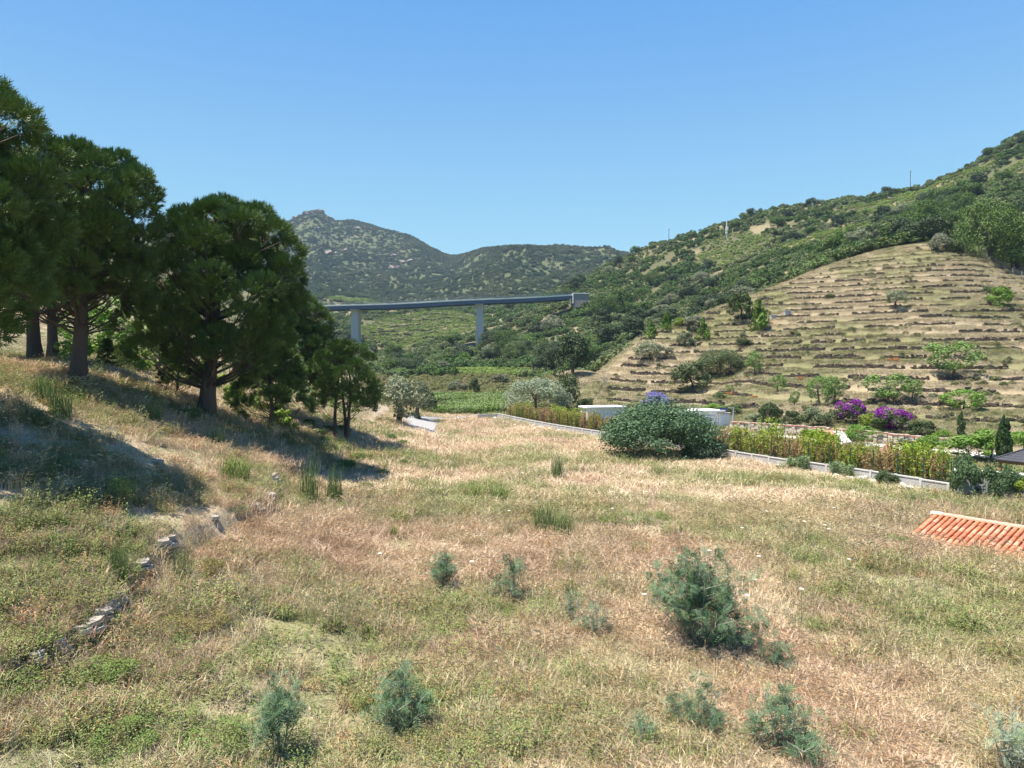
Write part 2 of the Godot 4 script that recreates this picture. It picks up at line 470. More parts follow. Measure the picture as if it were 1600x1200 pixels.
func ground(x: float, z: float) -> float:
	var d := -z
	var h := ground0(x, d)
	var k := at_knot
	var w := terraced(x, d, k)
	if w > 0.0:
		var hh := h + contour_noise(x, d)
		var f := hh / STEP
		var n := floorf(f)
		f -= n
		var g := f * 0.5 / (1.0 - RISER) if f < 1.0 - RISER else 0.5 + (f - 1.0 + RISER) / RISER * 0.5
		h = lerpf(h, STEP * (n + g), w)
	elif k > 7.0:
		var far := smoothstep(11.6, 13.0, k)
		var hill := smoothstep(7.0, 8.6, k) * (1.0 - far)
		h += hill * 2.6 * n_mid.get_noise_2d(x, d) + far * (16.0 * n_big.get_noise_2d(x, d) + 20.0 * (n_ridge.get_noise_2d(x, d) - 0.2)) * (1.0 - 0.85 * smoothstep(13.2, 13.9, k))
	elif d < 60.0:
		h += 0.07 * n_small.get_noise_2d(x, d) + 0.10 * n_patch.get_noise_2d(x, d)
		var s := x - edge_x(d)
		var fade := smoothstep(9.0, 12.0, d) * (1.0 - smoothstep(36.0, 46.0, d))
		if fade > 0.0 and absf(s) < 8.0:
			h += 0.30 * fade * clampf(-s / 0.22, -1, 1) * exp(-absf(s) / 2.2)
	return h

func on_ground(x: float, z: float, lift := 0.0) -> Vector3:
	return Vector3(x, ground(x, z) + lift, z)

func zone_color(x: float, d: float, h: float) -> Color:
	ground0(x, d)
	var k := at_knot
	var a := x / maxf(d, 12.0)
	var p := n_patch.get_noise_2d(x * 0.5, d * 0.5)
	var m := n_mid.get_noise_2d(x + 300, d)
	var straw := Color(0.41, 0.335, 0.225)
	var soil := Color(0.33, 0.275, 0.215)
	var green := Color(0.135, 0.155, 0.06)
	var c: Color
	if k < 4.9 or (k < 6.0 and a < 0.02):
		c = straw.lerp(soil, clampf(0.45 + 1.2 * p, 0, 1)).lerp(green, clampf(0.25 + 1.6 * m, 0, 0.65))
		if a < 0.02:
			c = c.lerp(green, smoothstep(90.0, 105.0, d) * 0.6)
	elif a > 0.04 and k < 7.15:
		var hs := smoothstep(5.1, 5.4, k)
		c = Color(0.24, 0.21, 0.13).lerp(Color(0.315, 0.265, 0.18), hs * 0.9).lerp(green, clampf(0.30 + 1.5 * m + 0.8 * p, 0, 0.65))
	elif k < 12.0:
		c = Color(0.13, 0.125, 0.07).lerp(straw, clampf(-0.2 + 1.4 * m, 0, 0.35)).lerp(Color(0.07, 0.09, 0.035), clampf(0.3 - m, 0, 1))
	else:
		var b := n_big.get_noise_2d(x * 2.2, d * 2.2)
		c = Color(0.085, 0.108, 0.05).lerp(Color(0.14, 0.14, 0.08), clampf(-0.2 + 1.4 * b + 0.8 * m, 0, 0.55))
	return c

func build_ground() -> void:
	var rows := PackedFloat32Array()
	var d := -24.0
	while d < 2350.0:
		rows.append(d)
		if d < 10.0:
			d += 2.0
		elif d < 46.0:
			d += 0.012 * d
		elif d < 138.0:
			d += 0.42
		else:
			d *= 1.013
	var cols := 440
	var v := PackedVector3Array()
	var c := PackedColorArray()
	for r in rows:
		var half := maxf(r, 34.0) * 1.0
		for i in cols + 1:
			var x := lerpf(-half, half, float(i) / cols)
			var y := ground(x, -r)
			v.append(Vector3(x, y, -r))
			c.append(zone_color(x, r, y))
	var n := PackedVector3Array()
	n.resize(v.size())
	var w := cols + 1
	for r in rows.size():
		for i in w:
			var e := v[r * w + mini(i + 1, cols)] - v[r * w + maxi(i - 1, 0)]
			var f := v[mini(r + 1, rows.size() - 1) * w + i] - v[maxi(r - 1, 0) * w + i]
			n[r * w + i] = e.cross(f).normalized()
	var idx := PackedInt32Array()
	for r in rows.size() - 1:
		for i in cols:
			var q := r * w + i
			idx.append_array([q, q + w, q + 1, q + 1, q + w, q + w + 1])
	var arr := []
	arr.resize(Mesh.ARRAY_MAX)
	arr[Mesh.ARRAY_VERTEX] = v
	arr[Mesh.ARRAY_COLOR] = c
	arr[Mesh.ARRAY_NORMAL] = n
	arr[Mesh.ARRAY_INDEX] = idx
	var mesh := ArrayMesh.new()
	mesh.add_surface_from_arrays(Mesh.PRIMITIVE_TRIANGLES, arr)
	var m := rough_mat("ground", Color(0.62, 0.6, 0.58), Color(1.35, 1.32, 1.28), 0.35, 0.97, true, 40, 0.03)
	structure("ground", mesh, m)
# ---------------------------------------------------------------- foliage meshes, one unit wide and one high
var crowns := {}

func lobes_of(shape: String, n: int, r: RandomNumberGenerator) -> Array:
	var out := []
	for i in n:
		var p: Vector3
		var rad: float
		match shape:
			"cone":
				var t := (i + r.randf()) / n
				var g := r.randf() * TAU
				var rr := (1 - t) * 0.34 * sqrt(r.randf_range(0.3, 1))
				p = Vector3(cos(g) * rr, 0.06 + t * 0.86, sin(g) * rr)
				rad = lerpf(0.17, 0.05, t)
			"column":
				var t2 := (i + r.randf()) / n
				var g2 := r.randf() * TAU
				var env := 0.36 * pow(sin(PI * clampf(0.12 + 0.86 * t2, 0, 1)), 0.7)
				p = Vector3(cos(g2) * env * 0.6, 0.03 + t2 * 0.93, sin(g2) * env * 0.6)
				rad = maxf(0.05, env * 0.5)
			"umbrella":
				var g3 := r.randf() * TAU
				var q := sqrt(r.randf())
				p = Vector3(cos(g3) * q * 0.36, 0.50 + 0.28 * (1 - q * q) + r.randf_range(-0.10, 0.06) - (0.16 if r.randf() < 0.25 else 0.0), sin(g3) * q * 0.36)
				rad = r.randf_range(0.11, 0.17)
			"airy":
				var o := on_sphere(r)
				p = Vector3(o.x * 0.37, 0.52 + o.y * 0.36, o.z * 0.37) * Vector3(1, 1, 1)
				rad = r.randf_range(0.10, 0.18)
			_:
				var o2 := on_sphere(r)
				o2.y = absf(o2.y) * 1.0 - 0.12 if r.randf() < 0.8 else o2.y
				var reach := r.randf_range(0.27, 0.42)
				p = Vector3(o2.x * reach, 0.36 + o2.y * (reach + 0.07), o2.z * reach)
				rad = r.randf_range(0.09, 0.22)
		out.append([p, rad, jitter(r, 0.85, 1.15, 0.08)])
	return out

func leafy(shape: String, seed_: int, n_lobes: int, n_leaves: int, leaf: float, light_share := 0.18) -> ArrayMesh:
	var r := seeded(seed_)
	var s := Soup.new()
	var lobes := lobes_of(shape, n_lobes, r)
	var mid := Vector3(0, 0.45, 0)
	for i in n_leaves:
		var l: Array = lobes[r.randi() % n_lobes]
		var o := on_sphere(r)
		var out: Vector3 = (l[0] - mid)
		if o.dot(out) < -0.05 and r.randf() < 0.6:
			o = -o
		var p: Vector3 = l[0] + o * l[1] * r.randf_range(0.72, 1.08)
		if p.y < 0.0:
			p.y = r.randf() * 0.05
		var nrm := (o + on_sphere(r) * 0.9).normalized()
		var u := nrm.cross(on_sphere(r)).normalized()
		var w := nrm.cross(u)
		var k := leaf * r.randf_range(0.6, 1.35)
		var col: Color = l[2] * jitter(r, 0.75, 1.25, 0.07)
		if r.randf() < light_share:
			col *= Color(1.35, 1.3, 1.0)
		u *= k * 0.5
		w *= k * 0.32
		s.quad(p - u, p - u * 0.1 + w, p + u, p - u * 0.1 - w, col)
	return s.mesh()

func twiggy(seed_: int) -> ArrayMesh:
	var r := seeded(seed_)
	var s := Soup.new()
	twig(s, r, Vector3(0, 0, 0), Vector3(0, 1, 0), 0.42, 0.018, 0)
	return s.mesh()

func twig(s: Soup, r: RandomNumberGenerator, p: Vector3, dir: Vector3, length: float, rad: float, level: int) -> void:
	var q := p + dir * length * 0.5 + on_sphere(r) * length * 0.06
	var e := p + dir * length
	s.tube([p, q, e], [rad, rad * 0.8, rad * 0.55], 4 if level < 2 else 3, jitter(r, 0.85, 1.15, 0.04))
	if level >= 4:
		return
	var n := [5, 4, 4, 4][level] as int
	for i in n:
		var b := p.lerp(e, r.randf_range(0.45, 1.0))
		var nd := (dir * 0.75 + on_sphere(r) * 0.9 + Vector3(0, 0.12, 0)).normalized()
		twig(s, r, b, nd, length * r.randf_range(0.5, 0.68), rad * 0.5, level + 1)

func trunk_mesh(seed_: int, bend := 0.06) -> ArrayMesh:   # unit height, radius about 0.5 at the foot, with a few limbs
	var r := seeded(seed_)
	var s := Soup.new()
	var pts := []
	var radii := []
	for i in 6:
		var t := i / 5.0
		pts.append(Vector3(bend * sin(t * 3.0 + seed_) * t, t, bend * cos(t * 2.0 + seed_) * t))
		radii.append(0.05 * (1.0 - 0.55 * t) * (1.35 if i == 0 else 1.0))
	s.tube(pts, radii, 7, Color(1, 1, 1))
	for k in 4:
		var b: Vector3 = pts[3 + k % 2]
		var g := TAU * k / 4.0 + r.randf()
		var e := b + Vector3(cos(g) * 0.28, 0.38, sin(g) * 0.28)
		s.tube([b, b.lerp(e, 0.5) + Vector3(0, -0.03, 0), e], [0.024, 0.018, 0.01], 5, Color(1, 1, 1))
	return s.smooth()

var trunks := []
func prepare_crowns() -> void:
	for i in 3:
		crowns["olive_tree%d" % i] = leafy("dome", 100 + i, 30, 4200, 0.048, 0.3)
		crowns["dome%d" % i] = leafy("dome", 110 + i, 26, 4200, 0.055)
		crowns["airy%d" % i] = leafy("airy", 120 + i, 30, 2600, 0.05, 0.3)
		crowns["cone%d" % i] = leafy("cone", 130 + i, 26, 1700, 0.075)
		crowns["umbrella%d" % i] = leafy("umbrella", 140 + i, 34, 4200, 0.048, 0.3)
		crowns["column%d" % i] = leafy("column", 150 + i, 20, 2200, 0.075, 0.1)
		crowns["fine%d" % i] = leafy("dome", 180 + i, 54, 13000, 0.025, 0.25)
		crowns["low%d" % i] = leafy("dome", 160 + i, 12, 760, 0.105)
		crowns["bare%d" % i] = twiggy(170 + i)
	for i in 3:
		trunks.append(trunk_mesh(40 + i, 0.06 + 0.07 * i))

# shape, share of the height under the crown, leaf colour (linear), trunk colour
const KIND := {
	"olive_tree": ["olive_tree", 0.2, [0.235, 0.255, 0.165], "tree"],
	"carob_tree": ["dome", 0.03, [0.105, 0.135, 0.058], "tree"],
	"bare_tree": ["bare", 0.0, [0.25, 0.225, 0.20], "tree"],
	"young_pine": ["cone", 0.03, [0.125, 0.205, 0.03], "tree"],
	"dark_pine": ["dome", 0.14, [0.07, 0.105, 0.03], "tree"],
	"shrub": ["dome", 0.0, [0.11, 0.165, 0.045], "shrub"],
	"round_shrub": ["dome", 0.0, [0.11, 0.155, 0.055], "shrub"],
	"almond_tree": ["airy", 0.18, [0.165, 0.255, 0.075], "tree"],
	"fig_tree": ["airy", 0.1, [0.15, 0.27, 0.045], "tree"],
	"bougainvillea": ["dome", 0.0, [0.235, 0.03, 0.29], "shrub"],
	"cypress": ["column", 0.0, [0.042, 0.082, 0.026], "tree"],
	"fruit_tree": ["dome", 0.26, [0.145, 0.25, 0.045], "tree"],
	"willow": ["dome", 0.08, [0.29, 0.335, 0.235], "tree"],
	"holm_oak": ["dome", 0.05, [0.062, 0.092, 0.04], "tree"],
	"umbrella_pine": ["umbrella", 0.0, [0.088, 0.145, 0.032], "tree"],
}

func tint_of(kind: String, label: String) -> Array:
	var base: Array = KIND[kind][2]
	if not kind.ends_with("shrub"):
		if label.begins_with("darker"):
			return ["%s_dark" % kind, [base[0] * 0.7, base[1] * 0.75, base[2] * 0.7]]
		return [kind, base]
	for w in [["yellow green", [0.21, 0.28, 0.04]], ["blue grey", [0.12, 0.165, 0.15]], ["sage", [0.22, 0.26, 0.16]], ["brownish", [0.19, 0.15, 0.09]],
			["oleander", [0.135, 0.165, 0.085]], ["grey green", [0.165, 0.19, 0.115]], ["grey", [0.21, 0.22, 0.15]], ["dark", [0.062, 0.092, 0.036]], ["bright", [0.15, 0.25, 0.04]], ["fresh", [0.14, 0.24, 0.04]]]:
		if label.contains(w[0]):
			return ["shrub_" + str(w[0]), w[1]]
	return ["shrub", base]

func plant(kind: String, at: Vector3, width: float, height: float, label: String, group := "", variant := -1, turn := -1.0) -> Node3D:
	var spec: Array = KIND[kind]
	var i := variant if variant >= 0 else rng.randi() % 3
	var o := thing(kind, label, spec[3], at, turn if turn >= 0.0 else rng.randf() * TAU, group)
	var shape: String = spec[0]
	if width > 6.4 and variant >= 0 and group == "" and shape != "bare" and not label.contains("tall"):
		shape = "fine"
	var t := tint_of(kind, label)
	var col := Color(t[1][0], t[1][1], t[1][2])
	var under: float = spec[1] * height
	var sink := -0.04 * height
	var crown_t := Transform3D(Basis.from_scale(Vector3(width * 1.12, (height - under) * 1.08, width * 1.12)), Vector3(0, under + sink, 0))
	if shape == "bare":
		part("branches", crowns["bare%d" % i], mat("bare_" + kind, col, 0.9, true), o, Transform3D(Basis.from_scale(Vector3(width * 0.8, height * 0.9, width * 0.8)), Vector3.ZERO))
		return o
	if kind == "bougainvillea":
		part("foliage", crowns["dome%d" % ((i + 1) % 3)], leaf_mat("boug_green", Color(0.08, 0.125, 0.04)), o, Transform3D(Basis.from_scale(Vector3(width * 0.95, height * 0.85, width * 0.95)), Vector3(0, sink, 0)))
		part("blossom", crowns["airy%d" % i], leaf_mat("boug", col), o, Transform3D(Basis.from_scale(Vector3(width * 0.98, height * 0.9, width)), Vector3(0, 0.05 * height, 0)))
		return o
	part("crown" if spec[3] == "tree" else "foliage", crowns["%s%d" % [shape, i]], leaf_mat(t[0], col), o, crown_t)
	if spec[3] == "tree":
		var th := height * (0.62 if shape != "umbrella" else 0.75)
		var tw := maxf(height * 1.0, 0.8) * (1.3 if kind == "olive_tree" else 0.85)
		if kind == "cypress" or kind == "young_pine":
			tw *= 0.5
			th *= 0.45
		part("trunk", trunks[i], rough_mat("bark", Color(0.055, 0.043, 0.035), Color(0.15, 0.12, 0.10), 1.2, 0.95, false, 60, 0.05), o, Transform3D(Basis.from_scale(Vector3(tw, th, tw)), Vector3(0, sink, 0)))
	return o
# ---------------------------------------------------------------- old dry stone terraces on the hillside
func terrace_walls() -> void:
	var r := seeded(77)
	var lines := {}
	var a := 0.115
	while a < 0.80:
		var d := 50.0
		var last := -99
		while d < 138.0:
			var x := a * d
			var h := ground0(x, d)
			if terraced(x, d, at_knot) > 0.42:
				var f := int(floorf((h + contour_noise(x, d)) / STEP + RISER * 0.6))
				if last != -99 and f == last + 1:
					if not lines.has(f):
						lines[f] = []
					lines[f].append(Vector2(x, d))
				last = maxi(f, last)
			d += 0.12
		a += 0.0035
	var stone_m := mat("schist", Color(0.10, 0.08, 0.066), 0.95, true)
	var count := 0
	for level in lines:
		var pts: Array = lines[level]
		var i := 0
		while i < pts.size() - 2:
			var long := r.randf_range(2.0, 13.0)
			var seg := [pts[i]]
			var got := 0.0
			i += 1
			while i < pts.size() and got < long and (pts[i] as Vector2).distance_to(pts[i - 1]) < 1.8:
				got += (pts[i] as Vector2).distance_to(pts[i - 1])
				seg.append(pts[i])
				i += 1
			var mid: Vector2 = seg[seg.size() / 2]
			var bare := n_patch.get_noise_2d(mid.x * 0.35 + 40, mid.y * 0.35)
			if got > 1.2 and bare > -0.36 and count < 290:
				count += 1
				one_wall(seg, level, got, stone_m, r)
			var skip := r.randf_range(0.3, 2.0 if bare > 0.0 else 4.5)
			while i < pts.size() and skip > 0.0:
				skip -= (pts[i] as Vector2).distance_to(pts[i - 1])
				i += 1
	print("terrace walls ", count)

func one_wall(seg: Array, level: int, length: float, m: Material, r: RandomNumberGenerator) -> void:
	var s := Soup.new()
	var first: Vector2 = seg[0]
	var base := Vector3(first.x, ground(first.x, -first.y), -first.y)
	var high := r.randf_range(0.26, 0.46)
	for i in seg.size() - 1:
		var p: Vector2 = seg[i]
		var q: Vector2 = seg[i + 1]
		var dir := (q - p)
		var len := dir.length()
		if len < 0.02:
			continue
		dir /= len
		var along := 0.0
		while along < len:
			var w := r.randf_range(0.2, 0.45)
			var c := p + dir * (along + w * 0.5)
			var front := c - Vector2(0.0, 0.30)
			var y0 := ground(front.x, -front.y - 0.0) - 0.06
			var y := y0
			var h := high * r.randf_range(0.45, 1.2)
			while y < y0 + h:
				var t := r.randf_range(0.07, 0.15)
				var pos := Vector3(c.x + r.randf_range(-0.05, 0.05), y + t * 0.5, -(c.y - 0.22 + (y - y0) * 0.15 + r.randf_range(-0.05, 0.05)))
				s.stone(Transform3D(Basis(Vector3.UP, atan2(-(-dir.y), dir.x) + r.randf_range(-0.2, 0.2)), pos - base), Vector3(w * r.randf_range(0.8, 1.1), t * 1.05, 0.34), r, jitter(r, 0.6, 1.5, 0.08))
				y += t
			along += w
	if s.v.size() == 0:
		return
	var band := "lowest" if level < 5 else ("lower" if level < 10 else ("middle" if level < 17 else "upper"))
	var size := "Short" if length < 3.0 else ("Mid length" if length < 6.0 else "Long")
	var side := "on the bare left spur" if first.x / first.y < 0.33 else ("on the grassy middle of the hill" if first.x / first.y < 0.56 else "towards the fenced right edge")
	var o := thing("dry_stone_wall", "%s dark stone wall, %s terraces, %s" % [size.to_lower(), band, side], "wall", base, 0.0, "dry stone walls of the %s terraces %s, %s" % [band, side, size.to_lower()])
	var f := part("stonework", s.mesh(), m, o)
	f.set_meta("kind", "stuff")

# ---------------------------------------------------------------- scattered cover that nobody could count
func scatter(called: String, label: String, category: String, mesh: Mesh, material: Material, xf: Array, cols: PackedColorArray) -> void:
	if xf.is_empty():
		return
	var mm := MultiMesh.new()
	mm.transform_format = MultiMesh.TRANSFORM_3D
	mm.use_colors = true
	mm.mesh = mesh
	mm.instance_count = xf.size()
	for i in xf.size():
		mm.set_instance_transform(i, xf[i])
		mm.set_instance_color(i, cols[i])
	var o := MultiMeshInstance3D.new()
	o.name = numbered(called)
	o.multimesh = mm
	o.material_override = material
	add_child(o)
	tag(o, label, category, "", "stuff")

func spot(x: float, z: float, size: Vector3, r: RandomNumberGenerator, sink := 0.05) -> Transform3D:
	return Transform3D(Basis(Vector3.UP, r.randf() * TAU) * Basis.from_scale(size), Vector3(x, ground(x, z) - sink * size.y, z))

func hill_cover() -> void:
	var r := seeded(5)
	# woods and scrub on the slopes behind the terraced spur and across the valley
	var xf := [[], [], []]
	var cols := [PackedColorArray(), PackedColorArray(), PackedColorArray()]
	var trees := {"holm_oak": 0, "umbrella_pine": 0, "olive_tree": 0}
	var tries := 0
	while tries < 26000:
		tries += 1
		var a := r.randf_range(-0.30, 0.86)
		var d := 140.0 * pow(4.3, r.randf())
		var x := a * d
		ground0(x, d)
		var k := at_knot
		if k < 7.12 or k > 12.3:
			continue
		if a < 0.085 and (d < 150.0 or (d < 230.0 and r.randf() < 0.45)):
			continue
		if in_vineyard(x, d) or absf(road_gap(x, d)) < 7.0:
			continue
		if k > 10.7 and k < 11.2 and a > 0.2 and r.randf() < 0.4:
			continue
		var m := n_mid.get_noise_2d(x * 0.8 + 90, d * 0.8)
		var p := n_mid.get_noise_2d(x * 0.5 - 400, d * 0.5)
		if m < -0.18:   # open, scrubby ground
			if r.randf() < 0.6:
				continue
		var grey := clampf(0.5 + 1.8 * p + r.randf_range(-0.3, 0.3), 0, 1)
		var col := Color(0.082, 0.14, 0.038).lerp(Color(0.17, 0.21, 0.09), grey)
		if r.randf() < 0.10:
			col = Color(0.12, 0.185, 0.04)
		var is_tree: bool = m > -0.02 and r.randf() < 0.12
		if is_tree:
			var kind: String = "holm_oak" if r.randf() < 0.62 else ("umbrella_pine" if r.randf() < 0.75 else "olive_tree")
			if a > 0.35 and k < 10.0 and p > -0.05:
				kind = "umbrella_pine"
			if trees[kind] < {"holm_oak": 190, "umbrella_pine": 110, "olive_tree": 40}[kind]:
				trees[kind] += 1
				var w := r.randf_range(4.0, 7.5)
				var where := wood_place(a, k, d)
				var big := "small" if w < 5.0 else ("middling" if w < 6.3 else "large")
				plant(kind, on_ground(x, -d), w, w * r.randf_range(0.75, 1.05), {"holm_oak": "%s dark rounded holm oak %s", "umbrella_pine": "%s green domed pine %s", "olive_tree": "%s pale grey leaved tree %s"}[kind] % [big, where], {"holm_oak": "%s holm oaks %s", "umbrella_pine": "%s pines %s", "olive_tree": "%s pale trees %s"}[kind] % [big, where], r.randi() % 3, r.randf() * TAU)
				continue
		var i := r.randi() % 3
		var s := r.randf_range(1.6, 4.4) * (1.0 if d < 300.0 else 1.25)
		xf[i].append(spot(x, -d, Vector3(s, s * r.randf_range(0.55, 0.85), s), r, 0.1))
		cols[i].append(col * jitter(r, 0.8, 1.25, 0.1))
	print("wood ", trees, " scrub ", xf[0].size() * 3)
	for i in 3:
		scatter("slope_scrub", ["mixed green scrub covering the slopes of the valley", "grey green evergreen scrub between the slope trees", "low bushes filling the wooded hillsides"][i], "scrub", crowns["low%d" % i], mat("scrub", Color(1, 1, 1), 0.7, true, Color(0.05, 0.06, 0.03)), xf[i], cols[i])
	# maquis on the far mountains
	xf = [[], [], []]
	cols = [PackedColorArray(), PackedColorArray(), PackedColorArray()]
	for t in 92000:
		var a := r.randf_range(-0.5, 0.3)
		var d := lerpf(560.0, 1750.0, pow(r.randf(), 0.8))
		var x := a * d
		ground0(x, d)
		var k := at_knot
		if k < 11.8 or k > 14.05 or (absf(x + 142.0) < 40.0 and absf(d - 700.0) < 34.0):
			continue
		var b := n_big.get_noise_2d(x * 2.2, d * 2.2) + 0.5 * n_mid.get_noise_2d(x + 300, d)
		if b > 0.26 and r.randf() < 0.5:
			continue
		if k > 13.4 and a < -0.15 and r.randf() < 0.4:
			continue
		var s := r.randf_range(3.2, 7.5)
		var i := r.randi() % 3
		xf[i].append(spot(x, -d, Vector3(s, s * r.randf_range(0.4, 0.7), s), r, 0.12))
		var dry := clampf(0.35 + 1.6 * n_big.get_noise_2d(x * 1.5 + 900, d * 1.5) + r.randf_range(-0.25, 0.25), 0, 1)
		cols[i].append(Color(0.075, 0.118, 0.045).lerp(Color(0.135, 0.16, 0.07), dry) * jitter(r, 0.8, 1.25, 0.08))
	for i in 3:
		scatter("mountain_maquis", ["dark green maquis covering the far mountain", "olive green bushes on the far mountain side", "evergreen scrub on the distant rounded hill"][i], "scrub", crowns["low%d" % i], mat("scrub", Color(1, 1, 1), 0.7, true, Color(0.05, 0.06, 0.03)), xf[i], cols[i])
	# rocks that crop out along the summit and the slope below it
	for t in 26:
		var a := r.randf_range(-0.31, -0.12)
		var k := r.randf_range(13.75, 14.0) if t < 16 else r.randf_range(12.9, 13.7)
		if t < 16:
			a = r.randf_range(-0.30, -0.245)
		var d := lerpf(1050.0, 1640.0, k - 13.0)
		var x := a * d
		var s := Soup.new()
		var big := r.randf_range(6.0, 15.0)
		for q in 5:
			s.stone(Transform3D(Basis.from_euler(Vector3(r.randf(), r.randf() * 6, r.randf() * 0.5)), Vector3(r.randf_range(-1, 1), r.randf_range(0, 0.25), r.randf_range(-0.5, 0.5)) * big * 0.6), Vector3(1.0, 0.5, 0.7) * big * r.randf_range(0.4, 0.9), r, jitter(r, 0.8, 1.2, 0.05), 0.3)
		var o := part("rock_outcrop", s.mesh(), mat("far_rock", Color(0.23, 0.195, 0.165), 0.95, true), self, Transform3D(Basis.IDENTITY, on_ground(x, -d)))
		tag(o, "grey brown rock outcrop %s" % ("on the summit ridge of the far mountain" if t < 16 else "on the scrubby face of the far mountain"), "rock", "rocks of the far mountain %s" % ("summit" if t < 16 else "face"))

func wood_place(a: float, k: float, d: float) -> String:
	if a < 0.085:
		return "on the valley floor before the viaduct" if d < 295.0 else "on the rising ground beyond the viaduct"
	if a > 0.5:
		return "above the right end of the bare terraces" if k < 10.0 else "under the highest ridge at the right"
	if k < 8.6:
		return "in the gully behind the bare spur"
	if k < 10.1:
		return "half way up the wooded slope" if a > 0.25 else "on the wooded slope below the abutment"
	return "near the skyline of the wooded slope" if a > 0.25 else "above the viaduct abutment"

func road_gap(x: float, d: float) -> float:   # distance in front of or behind the viaduct
	if x > 34.0:
		return 99.0
	return d - 301.0

# ---------------------------------------------------------------- vineyards
const VINEYARDS := [
	# middle x, middle d, half width, half depth, row turn, row spacing, plant size, soil, name
	[-50.0, 405.0, 34.0, 66.0, 0.25, 3.2, 1.9, "pale green terraced vineyard on the slope beyond the viaduct"],
	[-6.5, 182.0, 13.5, 17.0, 0.15, 2.2, 1.35, "bright green vineyard on the valley floor before the viaduct"],
	[20.5, 172.0, 4.5, 11.0, 0.5, 2.2, 1.35, "small sloping vineyard plot beside the dark oaks"],
	[-142.0, 700.0, 38.0, 32.0, 0.1, 4.5, 3.4, "single bright green vineyard patch on the far mountain foot"],
	[101.0, 330.0, 15.0, 30.0, 0.2, 3.2, 2.0, "bright green vineyard on the upper slope below the white mast"],
	[118.0, 270.0, 26.0, 14.0, 0.2, 3.0, 2.0, "green vineyard strip behind the slope pines"],
	[176.0, 315.0, 34.0, 22.0, 0.1, 3.0, 2.0, "green vineyard below the highest ridge of the near hill"],
	[196.0, 275.0, 18.0, 12.0, 0.1, 3.0, 2.0, "narrow vineyard strip at the right edge of the near hill"],
]
func in_vineyard(x: float, d: float) -> bool:
	for v in VINEYARDS:
		if Vector2((x - v[0]) / v[2], (d - v[1]) / v[3]).length() < 1.05:
			return true
	return false

func vineyards() -> void:
	var r := seeded(8)
	for v in VINEYARDS:
		var xf := []
		var cols := PackedColorArray()
		var sp: float = v[5]
		var turn: float = v[4]
		var n := int(maxf(v[2], v[3]) / sp) + 1
		for row in range(-n, n + 1):
			var t := -maxf(v[2], v[3])
			while t < maxf(v[2], v[3]):
				t += sp * 0.55
				var q := Vector2(t, row * sp).rotated(turn)
				var edge := Vector2(q.x / v[2], q.y / v[3]).length() + 0.16 * n_mid.get_noise_2d(q.x * 4, q.y * 4)
				if edge > 1.0 or r.randf() < 0.06:
					continue
				var x: float = v[0] + q.x + r.randf_range(-0.3, 0.3)
				var d: float = v[1] + q.y + r.randf_range(-0.3, 0.3)
				var s: float = v[6] * r.randf_range(0.75, 1.35)
				if absf(road_gap(x, d)) < 4.0:
					continue
				xf.append(spot(x, -d, Vector3(s, s * 0.7, s), r))
				cols.append(Color(0.24, 0.32, 0.08) * jitter(r, 0.75, 1.25, 0.1))
		scatter("vineyard", v[7], "vineyard", crowns["low1"], mat("vine_far", Color(1, 1, 1), 0.6, true, Color(0.08, 0.10, 0.03)), xf, cols)
	# dark terrace walls crossing the vineyard beyond the viaduct
	for i in 9:
		var s := Soup.new()
		var d0 := 352.0 + i * 12.0
		var x0 := -50.0 - 22.0 + r.randf_range(-6, 6)
		var x1 := -50.0 + 20.0 + r.randf_range(-8, 8)
		var x := x0
		while x < x1:
			var w := r.randf_range(0.8, 1.7)
			if r.randf() < 0.9:
				var d := d0 + 2.0 * sin(x * 0.11)
				s.stone(Transform3D(Basis.IDENTITY, Vector3(x + w / 2, ground(x, -d) + 0.45, -d)), Vector3(w, r.randf_range(0.9, 1.4), 0.6), r, jitter(r, 0.7, 1.3, 0.06))
			x += w
		var o := thing("vineyard_wall", "long low stone wall crossing the vineyard slope beyond the viaduct, %s up the slope" % ["first", "second", "third", "fourth", "fifth", "sixth", "seventh", "eighth", "ninth"][i], "wall", Vector3.ZERO, 0.0, "walls of the vineyard slope")
		part("stonework", s.mesh(), mat("schist", Color(0.10, 0.08, 0.066), 0.95, true), o).set_meta("kind", "stuff")
